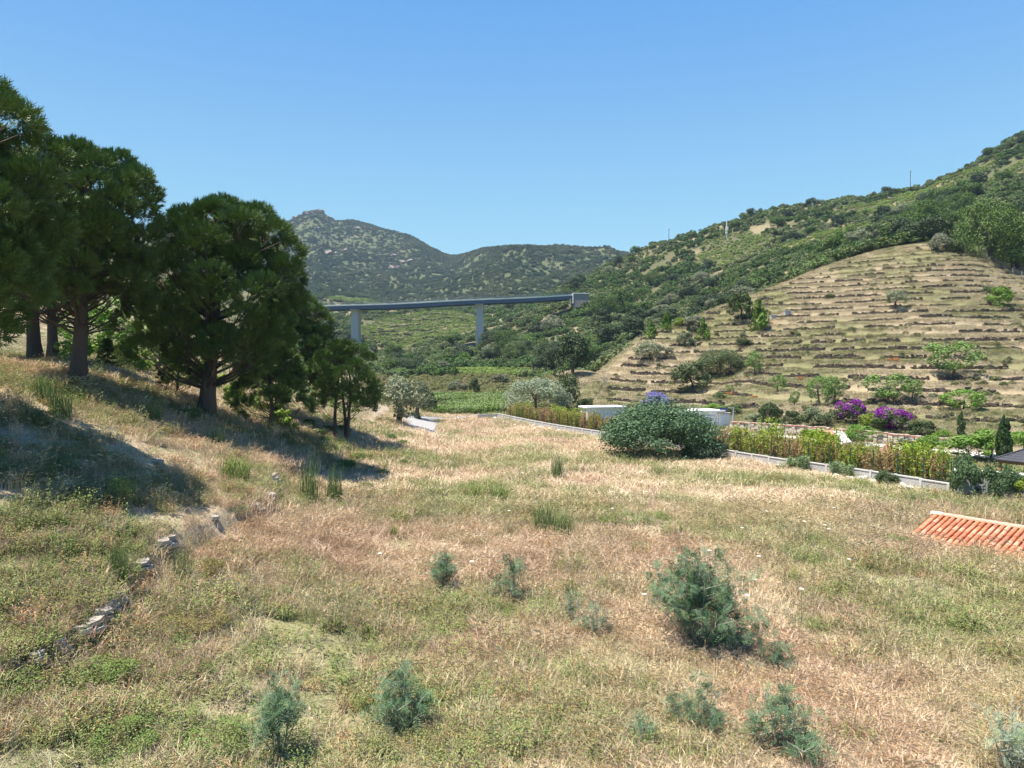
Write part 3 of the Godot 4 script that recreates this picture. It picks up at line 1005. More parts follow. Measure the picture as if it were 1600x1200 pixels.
# ---------------------------------------------------------------- the near pines
# boughs: rounded masses of long-needled shoots on limbs that leave the trunk
func pine_meshes(seed_: int, spec: Dictionary) -> Dictionary:
	var r := seeded(seed_)
	var wood := Soup.new()
	var s := Soup.new()
	var R: float = spec.r
	var y0: float = spec.y0
	var y1: float = spec.y1
	var lean: Vector3 = spec.get("lean", Vector3.ZERO)
	var tr: float = spec.trunk
	var stems: Array = spec.get("stems", [Vector3.ZERO])
	for st in stems:
		var pts := []
		var radii := []
		for i in 8:
			var t := i / 7.0
			pts.append(Vector3(st.x, 0, st.z) * (1.0 - 0.3 * t) + lean * t * t + Vector3(0.12 * sin(t * 5 + st.x * 9), -0.25 + t * (y1 * 0.9 + 0.25), 0.12 * cos(t * 4 + st.z * 7)))
			radii.append(tr * (1.0 - 0.82 * t) * (1.3 if i == 0 else 1.0))
		wood.tube(pts, radii, 10, Color(1, 1, 1))
	var boughs := []
	var n: int = spec.boughs
	for i in n:
		var t := (i + r.randf() * 0.9) / n
		var prof: float
		if spec.shape == "cone":
			prof = pow(1.0 - t, 0.75) * 0.95 + 0.06
		else:
			prof = sqrt(maxf(0.0, 1.0 - pow(absf(t - 0.36) / 0.68, 2.3)))
		var g := i * 2.39996 + r.randf_range(-0.4, 0.4)
		var q := R * prof * (r.randf_range(0.74, 0.96) if r.randf() < 0.72 else r.randf_range(0.2, 0.5))
		var p := Vector3(cos(g) * q, lerpf(y0, y1, t * 0.93 + 0.03), sin(g) * q) + lean * clampf(t, 0, 1)
		var rad := R * (0.24 if spec.shape != "cone" else 0.24) * r.randf_range(0.75, 1.2) * (1.0 if t < 0.8 else 0.85)
		boughs.append([p, rad])
		var st2: Vector3 = stems[i % stems.size()]
		var foot := Vector3(st2.x * 0.8, maxf(y0 * 0.55, p.y - q * 0.55 - 0.4), st2.z * 0.8) + lean * clampf(t * t, 0, 1)
		var mid := foot.lerp(p, 0.55) + Vector3(0, -0.12 * q, 0)
		wood.tube([foot, mid, p], [tr * 0.2, tr * 0.11, tr * 0.04], 5, Color(1, 1, 1))
		for w in 3:
			var e := p + on_sphere(r) * rad * 0.8
			wood.tube([mid.lerp(p, r.randf_range(0.2, 0.8)), e], [tr * 0.07, 0.012], 3, Color(1, 1, 1))
	for w in int(spec.get("dead", 0)):   # bare dead twigs in the shade below the crown
		var g2 := r.randf() * TAU
		var b := Vector3(0, r.randf_range(y0 * 0.6, y0 + 1.2), 0)
		var l := r.randf_range(0.35, 0.8) * R
		var e2 := b + Vector3(cos(g2) * l, r.randf_range(-0.5, 0.5), sin(g2) * l)
		wood.tube([b, b.lerp(e2, 0.5) + Vector3(0, 0.12, 0), e2], [0.05, 0.03, 0.01], 4, Color(0.8, 0.8, 0.8))
		for q2 in 4:
			var f := b.lerp(e2, r.randf_range(0.4, 1.0))
			wood.tube([f, f + on_sphere(r) * 0.5], [0.014, 0.006], 3, Color(0.8, 0.8, 0.8))
	var per: int = spec.shoots
	var centre := Vector3(0, lerpf(y0, y1, 0.4), 0) + lean * 0.4
	for b in boughs:
		var tone := jitter(r, 0.75, 1.15, 0.06)
		if r.randf() < 0.32:
			tone *= Color(1.7, 1.55, 1.05)
		var out: Vector3 = (b[0] - centre).normalized()
		for i in per:
			var o := on_sphere(r)
			if o.dot(out * 0.6 + Vector3(0, 0.8, 0)) < -0.05 and r.randf() < 0.85:
				o = -o
			var p: Vector3 = b[0] + o * Vector3(1.0, 0.72, 1.0) * b[1] * r.randf_range(0.78, 1.0)
			var dir := (o * 0.9 + Vector3(0, 0.45, 0) + on_sphere(r) * 0.3).normalized()
			shoot(s, r, p, dir, spec.get("needle", 0.15), tone, int(spec.get("needles", 15)))
	return {"wood": wood.smooth(), "crown": s.mesh()}

func shoot(s: Soup, r: RandomNumberGenerator, p: Vector3, dir: Vector3, needle: float, tone: Color, n: int) -> void:
	var fresh := r.randf() < 0.28
	var col: Color = tone * jitter(r, 0.8, 1.2, 0.06) * (Color(1.75, 1.6, 1.05) if fresh else Color(1, 1, 1))
	var side := dir.cross(on_sphere(r)).normalized()
	var other := dir.cross(side)
	var length := needle * 2.2
	for i in n:
		var t := (i + r.randf()) / n
		var g := i * 2.4 + r.randf()
		var rad := side * cos(g) + other * sin(g)
		var b := p + dir * length * t * 0.8
		var e := b + (rad * (0.85 - 0.4 * t) + dir * (0.55 + 0.5 * t)).normalized() * needle * r.randf_range(0.8, 1.2)
		var wv := (e - b).cross(rad.cross(dir) + Vector3(0.01, 0.02, 0)).normalized() * needle * 0.11
		s.tri(b - wv, b + wv, e, col)

func near_pines() -> void:
	var bark := rough_mat("pine_bark", Color(0.05, 0.04, 0.034), Color(0.17, 0.13, 0.105), 2.2, 0.95, true, 66, 0.035)
	var nm := leaf_mat("pine_needles", Color(0.092, 0.146, 0.04), 0.5)
	var big := pine_meshes(1, {"r": 3.35, "y0": 2.3, "y1": 9.7, "trunk": 0.40, "boughs": 92, "shoots": 132, "shape": "dome", "dead": 6, "needle": 0.17, "lean": Vector3(1.2, 0, 0)})
	var tall := pine_meshes(2, {"r": 2.95, "y0": 3.5, "y1": 10.2, "trunk": 0.36, "boughs": 84, "shoots": 112, "shape": "dome", "dead": 26, "lean": Vector3(0.5, 0, 0), "needle": 0.17})
	var cone := pine_meshes(3, {"r": 2.0, "y0": 0.9, "y1": 5.6, "trunk": 0.13, "boughs": 40, "shoots": 75, "shape": "cone", "needle": 0.15})
	var three := pine_meshes(4, {"r": 2.15, "y0": 1.9, "y1": 6.0, "trunk": 0.13, "boughs": 44, "shoots": 95, "shape": "dome", "needle": 0.14, "stems": [Vector3(-0.35, 0, 0), Vector3(0.1, 0, -0.2), Vector3(0.5, 0, 0.15)]})
	for p in [
		[big, -16.2, -37.7, 1.15, 0.0, "largest round pine with a thick dark trunk in the middle of the slope"],
		[tall, -19.6, -32.2, 1.04, 0.0, "tall pine with a bare lower trunk behind the overhanging left one"],
		[big, -18.6, -21.3, 1.06, 0.2, "nearest pine reaching into the left picture edge with its lower boughs"],
		[big, -16.6, -50.5, 0.86, 0.1, "dense pine right behind the largest round one"],
		[cone, -14.9, -43.6, 1.2, 0.7, "slender young pine with yellow green shoots before the round pines"],
		[three, -11.6, -48.5, 1.1, 0.0, "small round pine on three thin trunks at the end of the row"],
		[tall, -29.8, -46.0, 1.0, 1.7, "pine with a dark trunk standing farther back on the left"],
		[tall, -26.0, -39.0, 1.08, 4.2, "pine filling the gap behind the leftmost trees"],
		[cone, -24.4, -43.0, 0.34, 2.2, "thin young pine stem between the left pines"],
		[cone, -19.2, -41.0, 0.62, 4.4, "thin young pine left of the thick trunk"],
	]:
		var o := thing("pine_tree", p[5], "tree", on_ground(p[1], p[2]), p[4], "pines on the slope beside the field")
		o.scale = Vector3.ONE * float(p[3])
		part("trunk", p[0].wood, bark, o)
		part("crown", p[0].crown, nm, o)
	# the vines that show between the trunks
	var r := seeded(12)
	var vm := leaf_mat("vine_near", Color(0.24, 0.34, 0.06))
	var leaves := []
	for i in 3:
		leaves.append(leafy("airy", 300 + i, 14, 420, 0.16, 0.3))
	for i in 46:
		var d := r.randf_range(44.0, 70.0)
		var x := r.randf_range(-0.64, -0.30) * d
		var o := thing("vine", "bright green vine in the old vineyard behind the pines", "vine", on_ground(x, -d), r.randf() * TAU, "vines behind the pines")
		var w := r.randf_range(0.9, 1.6)
		part("foliage", leaves[i % 3], vm, o, Transform3D(Basis.from_scale(Vector3(w, w * 0.9, w)), Vector3(0, 0.15, 0)))
		part("stem", trunks[i % 3], bark, o, Transform3D(Basis.from_scale(Vector3(0.9, 0.8, 0.9)), Vector3.ZERO))
	for q in [[-32.6, -62.0, 6.6, 6.2, "tall bright green fig bush glowing between the left pines"], [-36.5, -61.0, 4.2, 4.2, "smaller bright fig bush left of the glowing one behind the pines"], [-19.5, -66.0, 3.0, 2.4, "bright green fig bush right of the thick pine trunk"], [-14.5, -62.0, 2.6, 2.2, "light green fig bush behind the young pine"]]:
		plant("fig_tree", on_ground(q[0], q[1]), q[2], q[3], q[4], "fig bushes behind the pines")
# ---------------------------------------------------------------- viaduct
func viaduct() -> void:
	var path := [Vector3(-190, 28.6, -330), Vector3(-140, 29.6, -317), Vector3(-79, 30.35, -304), Vector3(-49, 30.9, -301), Vector3(-21.5, 32.2, -299), Vector3(5.4, 33.4, -300), Vector3(25.5, 34.9, -303)]
	var curve := Curve3D.new()
	for i in path.size():
		var t: Vector3 = (path[mini(i + 1, path.size() - 1)] - path[maxi(i - 1, 0)]) / 6.0
		curve.add_point(path[i], -t, t)
	var o := thing("viaduct", "long road viaduct with blue grey steel girders on tall concrete piers", "bridge", path[0])
	var base: Vector3 = path[0]
	var total := curve.get_baked_length()
	var sweep := func(w0: float, w1: float, y0: float, y1: float, from: float, to: float, n: int) -> ArrayMesh:
		var s := Soup.new()
		var prev := []
		for i in n + 1:
			var f := lerpf(from, to, float(i) / n)
			var p := curve.sample_baked(f) - base
			var q := curve.sample_baked(minf(f + 1.0, total)) - curve.sample_baked(maxf(f - 1.0, 0))
			var side := q.cross(Vector3.UP).normalized()
			var ring := [p - side * w0 + Vector3.UP * y0, p - side * w1 + Vector3.UP * y0, p - side * w1 + Vector3.UP * y1, p - side * w0 + Vector3.UP * y1]
			if i > 0:
				for k in 4:
					s.quad(prev[k], prev[(k + 1) % 4], ring[(k + 1) % 4], ring[k], Color(1, 1, 1))
			else:
				s.quad(ring[0], ring[1], ring[2], ring[3], Color(1, 1, 1))
			prev = ring
		s.quad(prev[0], prev[1], prev[2], prev[3], Color(1, 1, 1))
		return s.mesh()
	var steel := rough_mat("girder_steel", Color(0.085, 0.14, 0.23), Color(0.13, 0.19, 0.29), 0.12, 0.55, false, 80)
	var concrete := rough_mat("viaduct_concrete", Color(0.42, 0.40, 0.37), Color(0.56, 0.54, 0.50), 0.1, 0.9, false, 82)
	var pale := rough_mat("deck_concrete", Color(0.72, 0.70, 0.67), Color(0.82, 0.80, 0.77), 0.1, 0.9, false, 84)
	part("deck", sweep.call(-5.4, 5.4, -0.30, 0.0, 0.0, total, 60), pale, o)
	part("parapet", sweep.call(5.15, 5.45, 0.0, 0.28, 0.0, total, 60), pale, o)
	part("parapet", sweep.call(-5.45, -5.15, 0.0, 0.28, 0.0, total, 60), pale, o)
	part("girder", sweep.call(4.3, 4.7, -1.5, -0.30, 0.0, total, 60), steel, o)
	part("girder", sweep.call(-4.7, -4.3, -1.5, -0.30, 0.0, total, 60), steel, o)
	part("girder_flange", sweep.call(4.05, 4.95, -1.57, -1.5, 0.0, total, 60), steel, o)
	part("girder_flange", sweep.call(-4.95, -4.05, -1.57, -1.5, 0.0, total, 60), steel, o)
	var rail := mat("rail_steel", Color(0.2, 0.24, 0.3), 0.5)
	for side in [-5.3, 5.3]:
		for y in [0.7, 1.0]:
			part("handrail", sweep.call(side - 0.05, side + 0.05, y, y + 0.08, 0.0, total, 60), rail, o)
	var post := BoxMesh.new()
	post.size = Vector3(0.09, 1.1, 0.09)
	var f := 120.0
	while f < total:
		var p := curve.sample_baked(f) - base
		var q := curve.sample_baked(minf(f + 1.0, total)) - curve.sample_baked(f - 1.0)
		var side := q.cross(Vector3.UP).normalized()
		part("rail_post", post, rail, o, Transform3D(Basis.IDENTITY, p + side * 5.3 + Vector3(0, 0.6, 0)))
		f += 4.0
	var rib := BoxMesh.new()
	rib.size = Vector3(0.22, 1.16, 0.16)
	f = 100.0
	while f < total:   # upright stiffeners on the girder web
		var p2 := curve.sample_baked(f) - base
		var q2 := curve.sample_baked(minf(f + 1.0, total)) - curve.sample_baked(f - 1.0)
		part("stiffener", rib, steel, o, Transform3D(Basis.IDENTITY, p2 + q2.cross(Vector3.UP).normalized() * 4.78 + Vector3(0, -0.9, 0)))
		f += 6.0
	for g in [[-120.0, 0.0], [-66.1, 0.0], [-13.5, 0.0]]:
		var at := curve.sample_baked(curve.get_closest_offset(Vector3(g[0], 31, -302)))
		var bottom := ground(at.x, at.z) - 1.0
		var s := Soup.new()
		var top := at.y - 1.57
		s.hexa([Vector3(at.x - 1.55, bottom, at.z - 3.0), Vector3(at.x + 1.55, bottom, at.z - 3.0), Vector3(at.x - 1.4, top - 0.5, at.z - 2.8), Vector3(at.x + 1.4, top - 0.5, at.z - 2.8), Vector3(at.x - 1.55, bottom, at.z + 3.0), Vector3(at.x + 1.55, bottom, at.z + 3.0), Vector3(at.x - 1.4, top - 0.5, at.z + 2.8), Vector3(at.x + 1.4, top - 0.5, at.z + 2.8)].map(func(p): return p - base), Color(1, 1, 1))
		part("pier", s.mesh(), concrete, o)
		var cap := BoxMesh.new()
		cap.size = Vector3(3.3, 0.5, 8.4)
		part("pier_cap", cap, concrete, o, Transform3D(Basis.IDENTITY, Vector3(at.x, top - 0.25, at.z) - base))
	var end: Vector3 = path[path.size() - 1]
	var a := thing("abutment", "concrete abutment block where the viaduct meets the wooded slope", "bridge end", Vector3(end.x + 3.3, end.y - 2.6, end.z))
	var wall := BoxMesh.new()
	wall.size = Vector3(6.4, 5.6, 12.0)
	part("wing_wall", wall, rough_mat("abutment_shaded_concrete", Color(0.22, 0.20, 0.18), Color(0.33, 0.30, 0.27), 0.15, 0.95, false, 86), a, Transform3D(Basis.IDENTITY, Vector3(0, 0.2, 0)))  # shade of the front face is put into this darker concrete
	var coping := BoxMesh.new()
	coping.size = Vector3(6.8, 0.3, 12.4)
	part("coping", coping, pale, a, Transform3D(Basis.IDENTITY, Vector3(0, 3.1, 0)))
	var edge := BoxMesh.new()
	edge.size = Vector3(0.4, 3.9, 12.3)
	part("sunlit_pilaster", edge, pale, a, Transform3D(Basis.IDENTITY, Vector3(-3.4, 0.95, 0)))  # pale left edge, its sunlit white put into the colour

# ---------------------------------------------------------------- field wall, fence, hedge
func wall_x(d: float) -> float:
	return 23.0 - 0.54 * (d - 38.0)

func field_wall() -> void:
	var r := seeded(31)
	var grey := rough_mat("wall_concrete", Color(0.33, 0.33, 0.33), Color(0.47, 0.46, 0.45), 0.7, 0.93, false, 90)
	var pale := rough_mat("wall_post", Color(0.47, 0.46, 0.44), Color(0.60, 0.58, 0.56), 0.7, 0.93, false, 91)
	var p0 := Vector3(wall_x(37.6), 0, -37.6)
	var o := thing("concrete_wall", "low grey concrete panel wall along the far side of the dry field", "wall", p0)
	var dir := Vector3(-0.54, 0, -1).normalized()
	var yaw := atan2(-dir.z, dir.x)
	var n := 35
	var panel := BoxMesh.new()
	panel.size = Vector3(1.40, 0.62, 0.14)
	var post := BoxMesh.new()
	post.size = Vector3(0.14, 0.70, 0.22)
	var cap := BoxMesh.new()
	cap.size = Vector3(1.38, 0.06, 0.2)
	for i in n:
		var c := p0 + dir * 1.5 * (i + 0.5)
		var y := ground(c.x, c.z)
		part("panel", panel, grey, o, Transform3D(Basis(Vector3.UP, yaw), c - p0 + Vector3(0, y + 0.21 + r.randf_range(-0.01, 0.01), 0)))
		part("coping", cap, rough_mat("wall_coping", Color(0.42, 0.41, 0.40), Color(0.54, 0.53, 0.51), 0.7, 0.93, false, 92), o, Transform3D(Basis(Vector3.UP, yaw), c - p0 + Vector3(0, y + 0.56, 0)))
		var q := p0 + dir * 1.5 * i
		part("post", post, pale, o, Transform3D(Basis(Vector3.UP, yaw), q - p0 + Vector3(0, ground(q.x, q.z) + 0.25, 0)))
	# the short return at its far end
	var e := p0 + dir * 1.5 * n
	var back := BoxMesh.new()
	back.size = Vector3(2.4, 0.66, 0.16)
	part("return_panel", back, pale, o, Transform3D(Basis(Vector3.UP, 0.35), e - p0 + Vector3(-1.2, ground(e.x, e.z) + 0.2, 0.5)))
	# fence on top
	var green := mat("fence_green", Color(0.03, 0.075, 0.05), 0.5)
	var fe := thing("wire_fence", "dark green wire fence standing on the concrete panel wall", "fence", p0 + Vector3(0, 0.55, 0))
	var fp := CylinderMesh.new()
	fp.top_radius = 0.03; fp.bottom_radius = 0.03; fp.height = 1.25; fp.radial_segments = 8
	for i in range(0, n + 1):
		var q := p0 + dir * 1.5 * i + Vector3(0.1, 0, 0)
		part("post", fp, green, fe, Transform3D(Basis.IDENTITY, q - p0 + Vector3(0, ground(q.x, q.z) + 0.6, 0)))
	for y in [0.1, 0.45, 0.8, 1.15]:
		var s := Soup.new()
		s.tube([Vector3(0.1, y, 0), Vector3(0.1, y, 0) + dir * 1.5 * n], [0.006, 0.006], 4, Color(1, 1, 1))
		part("wire", s.mesh(), green, fe)
	# pale rocks heaped along its foot
	var rock := []
	for i in 5:
		rock.append(boulder(400 + i))
	var rm := [mat("rock_white", Color(0.62, 0.59, 0.55), 0.95, true), mat("rock_pink", Color(0.52, 0.40, 0.34), 0.95, true), mat("rock_rust", Color(0.42, 0.21, 0.11), 0.95, true)]
	var rn := ["white", "pinkish", "rust coloured"]
	for i in 74:
		var f := r.randf() * 1.5 * n
		if i < 34:
			f = r.randf_range(33.0, 52.0)
		elif i < 50:
			f = r.randf_range(0.2, 9.0)
		elif r.randf() < 0.5:
			f = r.randf_range(9.0, 22.0)
		var c := p0 + dir * f
		var off := r.randf_range(0.15, 0.85)
		var pos := c + Vector3(-0.88, 0, 0.47) * off
		var size := r.randf_range(0.26, 0.62) * (1.25 if i < 50 else 1.0)
		var k := 0 if r.randf() < 0.66 else (1 if r.randf() < 0.8 else 2)
		var where := "far end" if f > 33.0 else ("near end" if f < 10.0 else "middle")
		var b := part("rock", rock[i % 5], rm[k], self, Transform3D(Basis(Vector3.UP, r.randf() * TAU) * Basis.from_scale(Vector3(size, size * 0.75, size)), on_ground(pos.x, pos.z, 0.02)))
		tag(b, "%s rock at the foot of the %s of the concrete wall" % [rn[k], where], "rock", "%s rocks at the %s of the wall" % [rn[k], where])
	# bamboo and dry reeds behind the fence
	var stalk := []
	for i in 3:
		stalk.append(bamboo(420 + i))
	var dry := mat("bamboo_dry", Color(0.40, 0.285, 0.14), 0.8, true, Color(0.15, 0.11, 0.05))
	var live := leaf_mat("bamboo_live", Color(0.31, 0.40, 0.055))
	var mixed := leaf_mat("bamboo_mixed", Color(0.33, 0.31, 0.085))
	var d := 39.2
	while d < 83.0:
		var x := wall_x(d) + 1.15 + r.randf_range(-0.25, 0.25)
		var tall := r.randf_range(1.5, 2.15)
		var hb := thing("dry_bamboo", "brown dried out bamboo clump in the hedge behind the fence", "bamboo", on_ground(x, -d), r.randf() * TAU, "dried clumps of the bamboo hedge")
		part("stalks", stalk[r.randi() % 3], dry if r.randf() < 0.6 else mixed, hb, Transform3D(Basis.from_scale(Vector3(1.35, tall, 1.35)), Vector3.ZERO)).set_meta("kind", "stuff")
		d += r.randf_range(0.45, 0.7)
	for q in [[74.1, 2.4, "second yellow green bamboo clump from the far end of the hedge"], [72.2, 2.2, "bamboo clump of fresh green canes near the far end of the hedge"], [70.6, 2.3, "third bamboo clump from the far end of the hedge, beside the white shed"], [80.5, 2.2, "yellow green bamboo clump at the far end of the hedge"], [51.9, 2.3, "airy yellow green bamboo clump right of the big wattle tree"], [50.6, 1.9, "small bamboo clump between two taller ones behind the fence"], [49.4, 3.0, "tallest bamboo clump, dark below, midway along the hedge"], [46.2, 2.6, "bushy yellow green bamboo clump, left one of the bright pair"], [45.2, 2.7, "bushy yellow green bamboo clump, right one of the bright pair"], [43.7, 1.9, "thin olive bamboo clump in front of the white board"], [40.9, 2.5, "bright bamboo clump left of the one beside the ivy"], [39.5, 2.5, "bright bamboo clump beside the ivy covered wall"]]:
		var x: float = wall_x(q[0]) + 1.2
		var hb := thing("bamboo", q[2], "bamboo", on_ground(x, -q[0]), r.randf() * TAU, "green clumps of the bamboo hedge")
		part("stalks", stalk[r.randi() % 3], live, hb, Transform3D(Basis.from_scale(Vector3(1.9, q[1], 1.9)), Vector3.ZERO)).set_meta("kind", "stuff")
	# reeds growing in front of the wall
	var reed := bamboo(431, 0.2)
	for q in [[42.4, 0.62], [43.1, 0.7], [45.2, 0.75], [45.9, 0.6]]:
		var x: float = wall_x(q[0]) - 0.55
		var hb := thing("giant_reed", "blue green reed clump growing against the front of the concrete wall", "reed", on_ground(x, -q[0]), r.randf() * TAU, "reeds in front of the wall")
		part("stalks", reed, leaf_mat("reed", Color(0.26, 0.34, 0.17)), hb, Transform3D(Basis.from_scale(Vector3(0.75, q[1] * 1.3, 0.75)), Vector3.ZERO)).set_meta("kind", "stuff")
	plant("round_shrub", on_ground(wall_x(39.9) - 0.8, -39.9), 1.2, 0.85, "round dark green bush in front of the concrete wall")

func boulder(seed_: int) -> ArrayMesh:
	var s := SphereMesh.new()
	s.radial_segments = 12
	s.rings = 7
	s.radius = 0.5
	s.height = 1.0
	var arr := s.get_mesh_arrays()
	var v: PackedVector3Array = arr[Mesh.ARRAY_VERTEX]
	var n := FastNoiseLite.new()
	n.seed = seed_
	n.frequency = 1.3
	var r := seeded(seed_)
	var cuts := []
	for i in 7:
		cuts.append([on_sphere(r), r.randf_range(0.26, 0.40)])
	var soup := Soup.new()
	for i in v.size():
		var p := v[i] * (1.0 + 0.35 * n.get_noise_3dv(v[i]))
		for c in cuts:
			var t := p.dot(c[0])
			if t > c[1]:
				p -= c[0] * (t - c[1])
		v[i] = p
	for i in arr[Mesh.ARRAY_INDEX].size() / 3:
		var q: PackedInt32Array = arr[Mesh.ARRAY_INDEX]
		var k := r.randf_range(0.85, 1.1)
		soup.tri(v[q[i * 3]], v[q[i * 3 + 1]], v[q[i * 3 + 2]], Color(k, k, k))
	return soup.mesh()

func bamboo(seed_: int, leaf := 0.11) -> ArrayMesh:
	var r := seeded(seed_)
	var s := Soup.new()
	for i in 46:
		var g := r.randf() * TAU
		var q := sqrt(r.randf()) * 0.42
		var b := Vector3(cos(g) * q, 0, sin(g) * q)
		var top := b * r.randf_range(1.0, 1.35) + Vector3(r.randf_range(-0.06, 0.06), r.randf_range(0.62, 1.05), r.randf_range(-0.06, 0.06))
		var col := jitter(r, 0.75, 1.2, 0.08)
		s.tube([b, b.lerp(top, 0.5), top], [0.008, 0.007, 0.004], 3, col * Color(0.8, 0.75, 0.8))
		for k in 26:
			var p := b.lerp(top, sqrt(r.randf_range(0.05, 1.0)))
			var o := on_sphere(r)
			var e := p + (Vector3(o.x, o.y * 0.5 + 0.05, o.z)).normalized() * leaf * r.randf_range(0.6, 1.3)
			var w := (e - p).cross(on_sphere(r)).normalized() * leaf * 0.13
			s.tri(p - w, p + w, e, col * jitter(r, 0.8, 1.25, 0.06))
	return s.mesh()
# ---------------------------------------------------------------- the garden property at the foot of the hill
func bx(size: Vector3) -> BoxMesh:
	var b := BoxMesh.new()
	b.size = size
	return b

func at(x: float, y: float, z: float, yaw := 0.0) -> Transform3D:
	return Transform3D(Basis(Vector3.UP, yaw), Vector3(x, y, z))

func ribbon(called: String, pts: Array, material: Material, lift: float) -> void:   # pts: x, z, half width
	var s := Soup.new()
	for i in pts.size() - 1:
		var a := Vector2(pts[i][0], pts[i][1])
		var b := Vector2(pts[i + 1][0], pts[i + 1][1])
		var steps := int(ceilf(a.distance_to(b) / 0.6))
		for k in steps:
			var row := []
			for e in 2:
				var t := float(k + e) / steps
				var p := a.lerp(b, t)
				var q0 := Vector2(pts[maxi(i - 1, 0)][0], pts[maxi(i - 1, 0)][1])
				var q3 := Vector2(pts[mini(i + 2, pts.size() - 1)][0], pts[mini(i + 2, pts.size() - 1)][1])
				var dir := (b - q0).normalized().lerp((q3 - a).normalized(), t).normalized()
				var n := Vector2(-dir.y, dir.x) * lerpf(pts[i][2], pts[i + 1][2], t)
				for j in 5:
					var w := p + n * (j / 2.0 - 1.0)
					row.append(Vector3(w.x, ground(w.x, w.y) + lift, w.y))
			for j in 4:
				s.quad(row[j], row[j + 1], row[j + 6], row[j + 5], Color(1, 1, 1))
	structure(called, s.smooth(), material)

func property() -> void:
	var r := seeded(55)
	var white := rough_mat("white_render", Color(0.70, 0.69, 0.66), Color(0.82, 0.81, 0.78), 0.4, 0.85, false, 101)
	var shade_white := rough_mat("white_shaded", Color(0.62, 0.63, 0.64), Color(0.72, 0.73, 0.74), 0.4, 0.6, false, 102)  # bluish, duller copy of the white, with shade put into its colour
	var stone_pale := mat("pale_stone", Color(0.50, 0.44, 0.37), 0.95, true)
	var brick := mat("coping_brick", Color(0.36, 0.15, 0.09), 0.9, true)
	var drive := rough_mat("driveway_concrete", Color(0.50, 0.47, 0.43), Color(0.64, 0.61, 0.56), 0.25, 0.95, false, 103)
	ribbon("driveway", [[19.0, -64.3, 1.4], [23.9, -58.1, 0.9], [26.4, -54.5, 0.85], [28.6, -52.2, 0.9], [31.2, -49.2, 1.0], [34.5, -46.6, 1.2]], drive, 0.035)
	# stone retaining wall with a brick coping
	var line := [Vector2(20.45, -65.75), Vector2(24.5, -59.75), Vector2(26.95, -56.25), Vector2(29.0, -53.5), Vector2(31.5, -50.6), Vector2(34.0, -48.6)]
	var w := thing("retaining_wall", "pale stone retaining wall with red brick coping behind the driveway", "wall", Vector3(line[0].x, 0.5, line[0].y))
	var s := Soup.new()
	var cp := []
	for i in 4:
		var cs := Soup.new()
		cs.stone(Transform3D.IDENTITY, Vector3(0.40, 0.07, 0.34), r, jitter(r, 0.8, 1.2, 0.06), 0.05)
		cp.append(cs.mesh())
	for i in line.size() - 1:
		var a: Vector2 = line[i]
		var b: Vector2 = line[i + 1]
		var dir := (b - a).normalized()
		var yaw := atan2(-dir.y, dir.x)
		var run := 0.0
		while run < a.distance_to(b):
			var c := a + dir * run
			var y0 := ground(c.x, c.y + 0.3) - 0.1
			var y := y0
			var row := 0
			while y < y0 + 0.86:
				var l := r.randf_range(0.24, 0.42)
				s.stone(Transform3D(Basis(Vector3.UP, yaw), Vector3(c.x + r.randf_range(-0.06, 0.06), y + 0.07, c.y + r.randf_range(-0.03, 0.03)) - w.position), Vector3(l, 0.135, 0.26), r, jitter(r, 0.75, 1.15, 0.05), 0.1)
				y += 0.14
				row += 1
			part("coping_brick", cp[r.randi() % 4], brick, w, Transform3D(Basis(Vector3.UP, yaw), Vector3(c.x, y0 + 0.90, c.y) - w.position))
			run += 0.40 if row % 2 == 0 else 0.38
	part("stonework", s.mesh(), stone_pale, w).set_meta("kind", "stuff")
	# white pool house
	var yaw := 0.32
	var h := thing("pool_house", "small white flat roofed pool house with slatted door beside the driveway", "building", on_ground(18.9, -67.0), yaw)
	part("wall", bx(Vector3(4.4, 1.75, 2.6)), white, h, at(-1.0, 0.85, -1.4))
	part("roof_slab", bx(Vector3(4.8, 0.16, 3.0)), white, h, at(-1.0, 1.81, -1.4))
	var door := part("gate", bx(Vector3(1.35, 1.4, 0.06)), shade_white, h, at(-0.4, 0.72, -0.06))
	for i in 6:
		part("slat", bx(Vector3(1.25, 0.15, 0.04)), white, door, at(0, -0.55 + i * 0.22, 0.05))
	part("pillar", bx(Vector3(1.2, 1.55, 0.9)), shade_white, h, at(1.3, 0.75, -0.3))
	part("pillar_cap", bx(Vector3(1.35, 0.12, 1.05)), rough_mat("tan_cap", Color(0.42, 0.36, 0.28), Color(0.52, 0.46, 0.37), 0.5), h, at(1.3, 1.6, -0.3))
	part("solar_panel", bx(Vector3(0.75, 0.05, 0.5)), mat("solar", Color(0.02, 0.03, 0.08), 0.2), h, Transform3D(Basis(Vector3.RIGHT, 0.9), Vector3(1.35, 1.9, -0.2)))
	part("terrace_slab", bx(Vector3(4.6, 0.3, 1.6)), white, h, at(-0.6, 0.0, 0.9))
	part("terrace_edge", bx(Vector3(4.7, 0.12, 0.22)), rough_mat("edge_stone", Color(0.25, 0.17, 0.12), Color(0.36, 0.27, 0.20), 0.6), h, at(-0.6, 0.1, 1.8))
	var lamp := thing("garden_pole", "grey garden lamp pole right of the white pool house", "pole", on_ground(20.75, -66.6))
	var cyl := CylinderMesh.new()
	cyl.top_radius = 0.07; cyl.bottom_radius = 0.09; cyl.height = 2.1; cyl.radial_segments = 10
	part("shaft", cyl, mat("pole_grey", Color(0.35, 0.37, 0.39), 0.5), lamp, at(0, 1.0, 0))
	part("bracket", bx(Vector3(0.5, 0.08, 0.12)), mat("pole_grey", Color(0.35, 0.37, 0.39), 0.5), lamp, at(-0.2, 2.0, 0))
